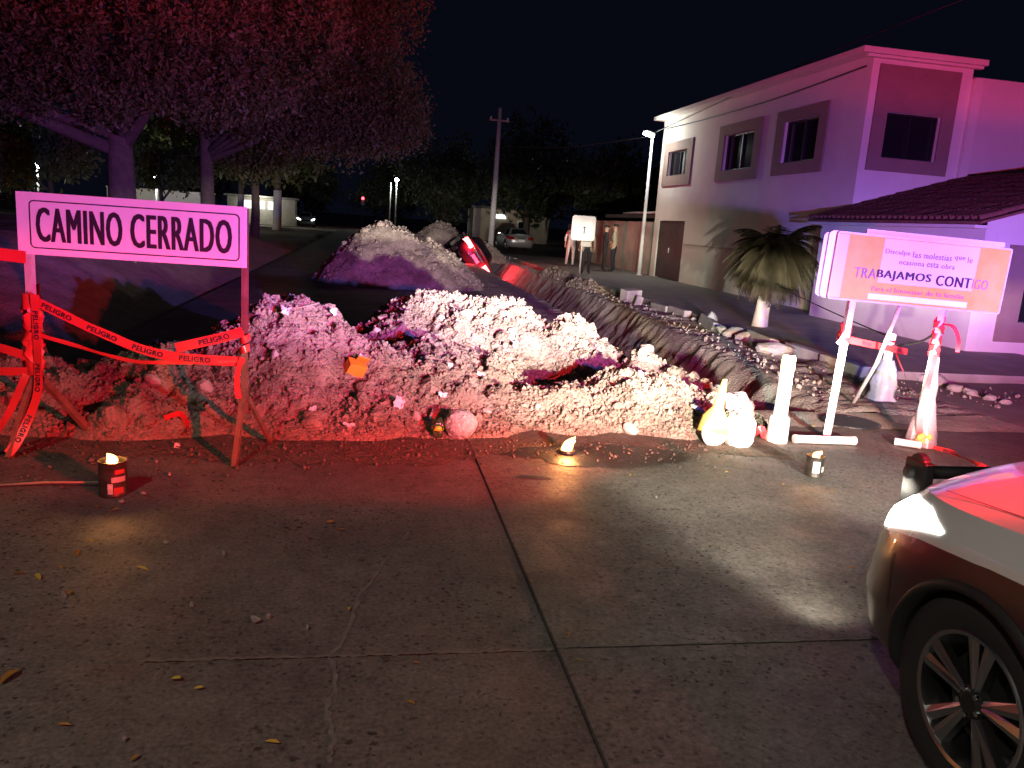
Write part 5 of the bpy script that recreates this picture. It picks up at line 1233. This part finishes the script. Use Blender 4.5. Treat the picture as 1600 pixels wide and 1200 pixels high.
    if lit:
        for s in (-1, 1):
            hl = lamp('headlight_beam', 'SPOT', (s*.655, .80, .645), P_HEAD if police else 150, (1.0, 0.95, 0.80), car, .035, (0, 1, 0), 150, 0.3)
            beam_shape(hl, HEAD_V, HEAD_H)
    if police:
        o = empty('push_bar', (0, 1.0, .44)); o.parent = car
        for s in (-1, 1): b = MB(); b.box((s*.36, 0, .05), (.05, .13, .56)); b.tube([(s*.36-.018, 0, .31), (s*.36+.018, 0, .31)], .05, 14); b.build('upright', M['carblack'], o, bevel=.012)
        for z in (.27, .0): b = MB(); b.tube([(-.40, .02, z), (.40, .02, z)], .028, 14); b.build('cross_tube', M['carblack'], o, smooth=True)
        lbx = empty('light_bar', (0, -1.86, 1.405)); lbx.parent = car
        b = MB(); b.box((0, 0, .02), (1.16, .26, .03)); b.build('bar_base', M['carblack'], lbx, bevel=.008)
        b = MB(); b.box((0, 0, .10), (1.16, .26, .02)); b.build('bar_cover', M['carblack'], lbx, bevel=.006)
        for k in range(8):
            x = -.51+k*.145; b = MB(); b.box((x, 0, .0625), (.13, .25, .05)); b.build('lens', M['redlens'] if k < 4 else M['bluelens'], lbx, bevel=.006)
        rb_ = lamp('red_beacon', 'SPOT', (-.42, .20, .075), P_RED, (1.0, 0.025, 0.035), lbx, .045, (0, 1, 0), 172, .15)
        bb_ = lamp('blue_beacon', 'SPOT', (.42, .20, .075), P_BLUE, (0.22, 0.17, 1.0), lbx, .045, (0, 1, 0), 172, .15)
        beam_shape(rb_, RED_V, RED_H); beam_shape(bb_, BLUE_V, BLUE_H)
    return car
make_car('police_car', 'white and dark patrol car with lit headlight and black push bar', M['carwhite'], M['cardark'], 1.25, True, True, loc=(2.66, 1.87, 0), rot=(0, 0, R(0)))
tipM = (746, 402)
m_ = at_y(*tipM, 31.0); th_ = R(54)
tc = make_car('tipped_car', 'dark car tipped on its side into the trench with glowing red tail lamps', M['cardark'], M['cardark'], .6, tail=M['taillamp'], scale=.93)
upv = Vector((math.sin(th_), 0, math.cos(th_))); tc.rotation_euler = (0, th_, 0); tc.location = Vector((m_.x, 31.0+3.35*.93, m_.z))-upv*.72*.93
for s in (-1, 1): lamp('tail_glow', 'POINT', (s*.62, -3.52, .76), 170, (1.0, 0.03, 0.05), tc, .08)
make_car('parked_car', 'silver car parked far along the kerb with its pale number plate showing', M['silverpaint'], M['silverpaint'], .5, loc=(9.3, 54.5, 0), rot=(0, 0, R(4)))
make_car('oncoming_car', 'distant oncoming car with glaring warm headlights beyond the park trees', M['silverpaint'], M['silverpaint'], .4, lit=True, loc=(at_y(478, 330, 84).x, 84, 0), rot=(0, 0, R(186)))
make_car('parked_car', 'dark car standing far off behind the big earth heap', M['cardark'], M['cardark'], .4, loc=(at_y(672, 345, 60).x+1, 66, 0), rot=(0, 0, R(12)))

# ================================================================== PEOPLE
def person(name, loc, rotz, label, shirt, trousers, pose, height=1.72, hair=True):
    root = empty('person', loc, (0, 0, rotz), label, 'person')
    k = height/1.75
    J = {'pel': (0, 0, .95), 'sp': (0, .0, 1.15), 'ch': (0, -.01, 1.33), 'nk': (0, .0, 1.48), 'hd0': (0, .01, 1.55), 'hd': (0, .015, 1.64), 'hd2': (0, .01, 1.72)}
    rad = {'pel': (.155, .11), 'sp': (.14, .10), 'ch': (.165, .11), 'nk': (.065, .065), 'hd0': (.065, .075), 'hd': (.082, .10), 'hd2': (.06, .075)}
    E_ = [('pel', 'sp'), ('sp', 'ch'), ('ch', 'nk'), ('nk', 'hd0'), ('hd0', 'hd'), ('hd', 'hd2')]
    for s, c in ((-1, 'L'), (1, 'R')):
        J['hip'+c] = (s*.095, 0, .88); J['kn'+c] = (s*.105+pose.get('kx'+c, 0), pose.get('ky'+c, .02), .49); J['an'+c] = (s*.11+pose.get('ax'+c, 0), pose.get('ay'+c, -.02), .08); J['to'+c] = (s*.125+pose.get('ax'+c, 0), pose.get('ay'+c, -.02)+.15, .035)
        J['sh'+c] = (s*.175, -.01, 1.40); J['el'+c] = pose['el'+c]; J['wr'+c] = pose['wr'+c]; d = (Vector(J['wr'+c])-Vector(J['el'+c])).normalized(); J['ha'+c] = tuple(Vector(J['wr'+c])+d*.07)
        rad.update({'hip'+c: (.098, .10), 'kn'+c: (.062, .065), 'an'+c: (.045, .05), 'to'+c: (.042, .03), 'sh'+c: (.062, .062), 'el'+c: (.045, .045), 'wr'+c: (.030, .030), 'ha'+c: (.034, .022)})
        E_ += [('pel', 'hip'+c), ('hip'+c, 'kn'+c), ('kn'+c, 'an'+c), ('an'+c, 'to'+c), ('ch', 'sh'+c), ('sh'+c, 'el'+c), ('el'+c, 'wr'+c), ('wr'+c, 'ha'+c)]
    names = list(J); me = bpy.data.meshes.new('body'); me.from_pydata([tuple(Vector(J[n])*k) for n in names], [(names.index(a_), names.index(b_)) for a_, b_ in E_], [])
    o = bpy.data.objects.new('body', me); COL.objects.link(o); sm = o.modifiers.new('s', 'SKIN'); sd = o.modifiers.new('d', 'SUBSURF'); sd.levels = sd.render_levels = 2
    for i, n in enumerate(names): v = me.skin_vertices[0].data[i]; v.radius = (rad[n][0]*k, rad[n][1]*k); v.use_root = n == 'pel'
    dg = bpy.context.evaluated_depsgraph_get(); m2 = bpy.data.meshes.new_from_object(o.evaluated_get(dg)); bpy.data.objects.remove(o)
    V = [tuple(v.co) for v in m2.vertices]; F = [tuple(p.vertices) for p in m2.polygons]; b = MB(); b.add(V, F)
    wr = [Vector(J['wrL'])*k, Vector(J['wrR'])*k]
    mi = []
    for f in F:
        c = sum((Vector(V[i]) for i in f), Vector())/len(f)
        if c.z < .075*k: mi.append(3)
        elif c.z < .96*k and min((c-w).length for w in wr) > .16*k and abs(c.x) < .27: mi.append(1)
        elif c.z > 1.49*k or min((c-w).length for w in wr) < .13*k: mi.append(2)
        else: mi.append(0)
    b.mi = mi
    for c, s in (('L', -1), ('R', 1)):   # fingers, thumb
        h = Vector(J['ha'+c])*k; d = (h-Vector(J['wr'+c])*k).normalized(); sd_ = d.cross(Vector((0, 0, 1)) if abs(d.z) < .9 else Vector((0, 1, 0))).normalized(); pn = d.cross(sd_)
        for q, L_ in ((-.03, .06), (-.01, .075), (.01, .07), (.03, .055)): a_ = h+sd_*q; b.tube([a_, a_+d*L_*.55+pn*.006, a_+d*L_+pn*.025], [.0095, .009, .007], 6, 2)
        a_ = h-d*.03+sd_*.035; b.tube([a_, a_+sd_*.025+d*.03, a_+sd_*.03+d*.065], [.011, .010, .008], 6, 2)
    # nose and ears
    hd = Vector(J['hd'])*k; b.tube([hd+Vector((0, .085, .02)), hd+Vector((0, .115, -.015)), hd+Vector((0, .09, -.025))], [.008, .014, .008], 6, 2)
    for s in (-1, 1): b.tube([hd+Vector((s*.078, 0, .03)), hd+Vector((s*.092, -.01, 0)), hd+Vector((s*.08, 0, -.03))], [.012, .018, .010], 6, 2)
    b.build('body', [shirt, trousers, M['skin'], M['carblack']], root, smooth=True)
    if hair:
        hb = MB(); n = 16; V = []
        for j in range(7):
            ph = R(90-17*j); 
            for q in range(n): a_ = 2*PI*q/n; V.append((hd.x+.098*math.cos(ph)*math.cos(a_), hd.y-.012+.112*math.cos(ph)*math.sin(a_)*(1 if math.sin(a_) < .2 else .86), hd.z+.035+.088*math.sin(ph)))
        hb.add(V, [(j*n+q, j*n+(q+1) % n, (j+1)*n+(q+1) % n, (j+1)*n+q) for j in range(6) for q in range(n)]); hb.build('hair', M['hair'], root, smooth=True)
    return root
cl = lambda n, c: mat(n, c, .9, bump=.2, bscale=40)
white_c = cl('white_cloth', (.62, .58, .55)); navy = cl('navy_cloth', (.015, .016, .025)); black_c = cl('black_cloth', (.02, .018, .018)); beige = cl('beige_cloth', (.36, .29, .20))
hang = {'elL': (-.25, -.03, 1.13), 'wrL': (-.25, .05, .90), 'elR': (.25, -.03, 1.13), 'wrR': (.25, .05, .90)}
fold = {'elL': (-.27, -.02, 1.12), 'wrL': (-.06, .17, 1.10), 'elR': (.27, -.02, 1.12), 'wrR': (.06, .20, 1.14)}
hip = {'elL': (-.34, -.06, 1.16), 'wrL': (-.19, .05, 1.0), 'elR': (.25, -.03, 1.13), 'wrR': (.24, .08, .90)}
def stand(px, py, **kw):
    p = gnd(px, py, .12); return (p.x, p.y, .12)
person('person', stand(890, 416), R(-20), 'person in white clothes with arms hanging beside the white sign', white_c, white_c, {**hang, 'kxL': -.03, 'axL': -.05}, 1.70)
person('person', stand(914, 428), R(170), 'person in dark trousers standing hidden behind the white sign plate', beige, navy, hang, 1.72)
person('person', stand(942, 424), R(-95), 'person all in black turned sideways with folded arms by the low wall', black_c, black_c, {**fold}, 1.70)
person('person', stand(956, 425), R(60), 'person in beige shirt and dark trousers with one hand on hip', beige, navy, {**hip, 'axR': .04}, 1.76)

# ================================================================== FAR BACKGROUND
def far_lamp(px, py, yy, label, m, power, col, h=None):
    q = at_y(px, py, yy); h = q.z
    t = empty('park_lamp', (q.x, yy, 0), label=label, cat='lamp')
    b = MB(); b.tube([(0, 0, 0), (0, 0, h)], [.08, .05], 8); b.build('pole', M['tubemetal'], t, smooth=True)
    b = MB(); b.lathe([(.04, 0), (.17, .08), (.19, .2), (.1, .3)], 12, (0, 0, h-.15)); b.build('globe', m, t, smooth=True)
    lamp('lamp_light', 'POINT', (0, -.45, h-.1), power, col, t, .15); return t
far_lamp(58, 258, 45, 'lit white park lamp glowing through the leaves at the park edge', M['ledlamp'], 160, (.9, 1, .95))
far_lamp(244, 277, 55, 'small lit park lamp above the forked tree and pale wall', M['ledlamp'], 300, (.95, 1, .9))
far_lamp(620, 281, 80, 'lit twin lamp post far down the road beyond the big heap', M['ledlamp'], 250, (.85, 1, .9))
q = at_y(620, 281, 80)
b = MB(); b.tube([(q.x-.55, 80, 0), (q.x-.55, 80, q.z-.3)], .06, 8); tag(b.build('lamp_pole', M['tubemetal'], smooth=True), 'thin bare pole close beside the far lit lamp post', 'pole')
q = at_y(567, 310, 92)
tl = empty('traffic_light', (q.x, 92, 0), label='distant traffic light showing red', cat='traffic light')
b = MB(); b.tube([(0, 0, 0), (0, 0, q.z-.4)], .06, 8); b.build('pole', M['blackmetal'], tl)
b = MB(); b.box((0, 0, q.z-.25), (.34, .25, .95)); b.build('housing', M['blackmetal'], tl)
b = MB(); b.lathe([(.02, -.16), (.13, -.15), (.15, -.12)], 14, (0, 0, q.z), 'Y'); b.build('red_lens', M['redlamp'], tl)
lamp('signal_light', 'POINT', (0, -.4, q.z), 12, (1, .03, .03), tl, .1)
# pale wall lit by the park lamp, kiosk with lit front
q0, q1 = at_y(205, 318, 60), at_y(300, 318, 60)
b = MB(); b.box(((q0.x+q1.x)/2, 60, 1.1), (q1.x-q0.x+3, .25, 2.2)); b.box(((q0.x+q1.x)/2, 60, 2.24), (q1.x-q0.x+3.1, .35, .08)); tag(b.build('park_wall', M['wall']), 'pale plaster wall lit by the park lamp behind the forked tree', 'wall')
q = at_y(408, 312, 78)
kk = empty('kiosk', (q.x, 78, 0), label='far kiosk with bright lit front beyond the limewashed trunks', cat='kiosk')
b = MB(); b.box((0, 1.2, 1.2), (6, 2, 2.4)); b.box((0, .9, 2.5), (6.4, 2.8, .14)); b.build('shell', M['wall2'], kk)
for k, (x0, x1) in enumerate(((-1.8, -.9), (-.4, .3), (.6, 1.5))): b = MB(); b.box(((x0+x1)/2, .17, 1.75), (x1-x0, .04, .7)); b.build('lit_window', M['coollit'], kk)
lamp('kiosk_light', 'POINT', (0, -1.2, 2.1), 160, (.9, 1, .95), kk, .2)
q = at_y(800, 340, 72)
fh = empty('far_house', (q.x, 72, 0), label='low dim house at the far end of the street with a white sign board', cat='house')
b = MB(); b.box((0, 2, 1.4), (7, 4, 2.8)); b.build('wall', M['wall2'], fh)
b = MB(); b.box((0, 1.8, 2.9), (7.5, 4.6, .2)); b.build('roof', M['irondoor'], fh)
b = MB(); b.box((-1.0, -.06, 2.2), (.9, .06, .35)); b.build('sign_board', M['coollit'], fh)
w = empty('window', (.95, -.04, 1.0)); w.parent = fh
for c_, s_ in (((-.4, 0, .45), (.12, .08, 1.0)), ((.4, 0, .45), (.12, .08, 1.0)), ((0, 0, .9), (.68, .08, .12))): b = MB(); b.box(c_, s_); b.build('frame', M['whitepaint'], w)
b = MB(); b.box((0, .02, .42), (.66, .03, .82)); b.build('pane', M['glass'], w)
far_lamp(829, 307, 74, 'tiny lit lamp near the roof of the far low house', M['ledlamp'], 40, (.9, 1, .95))
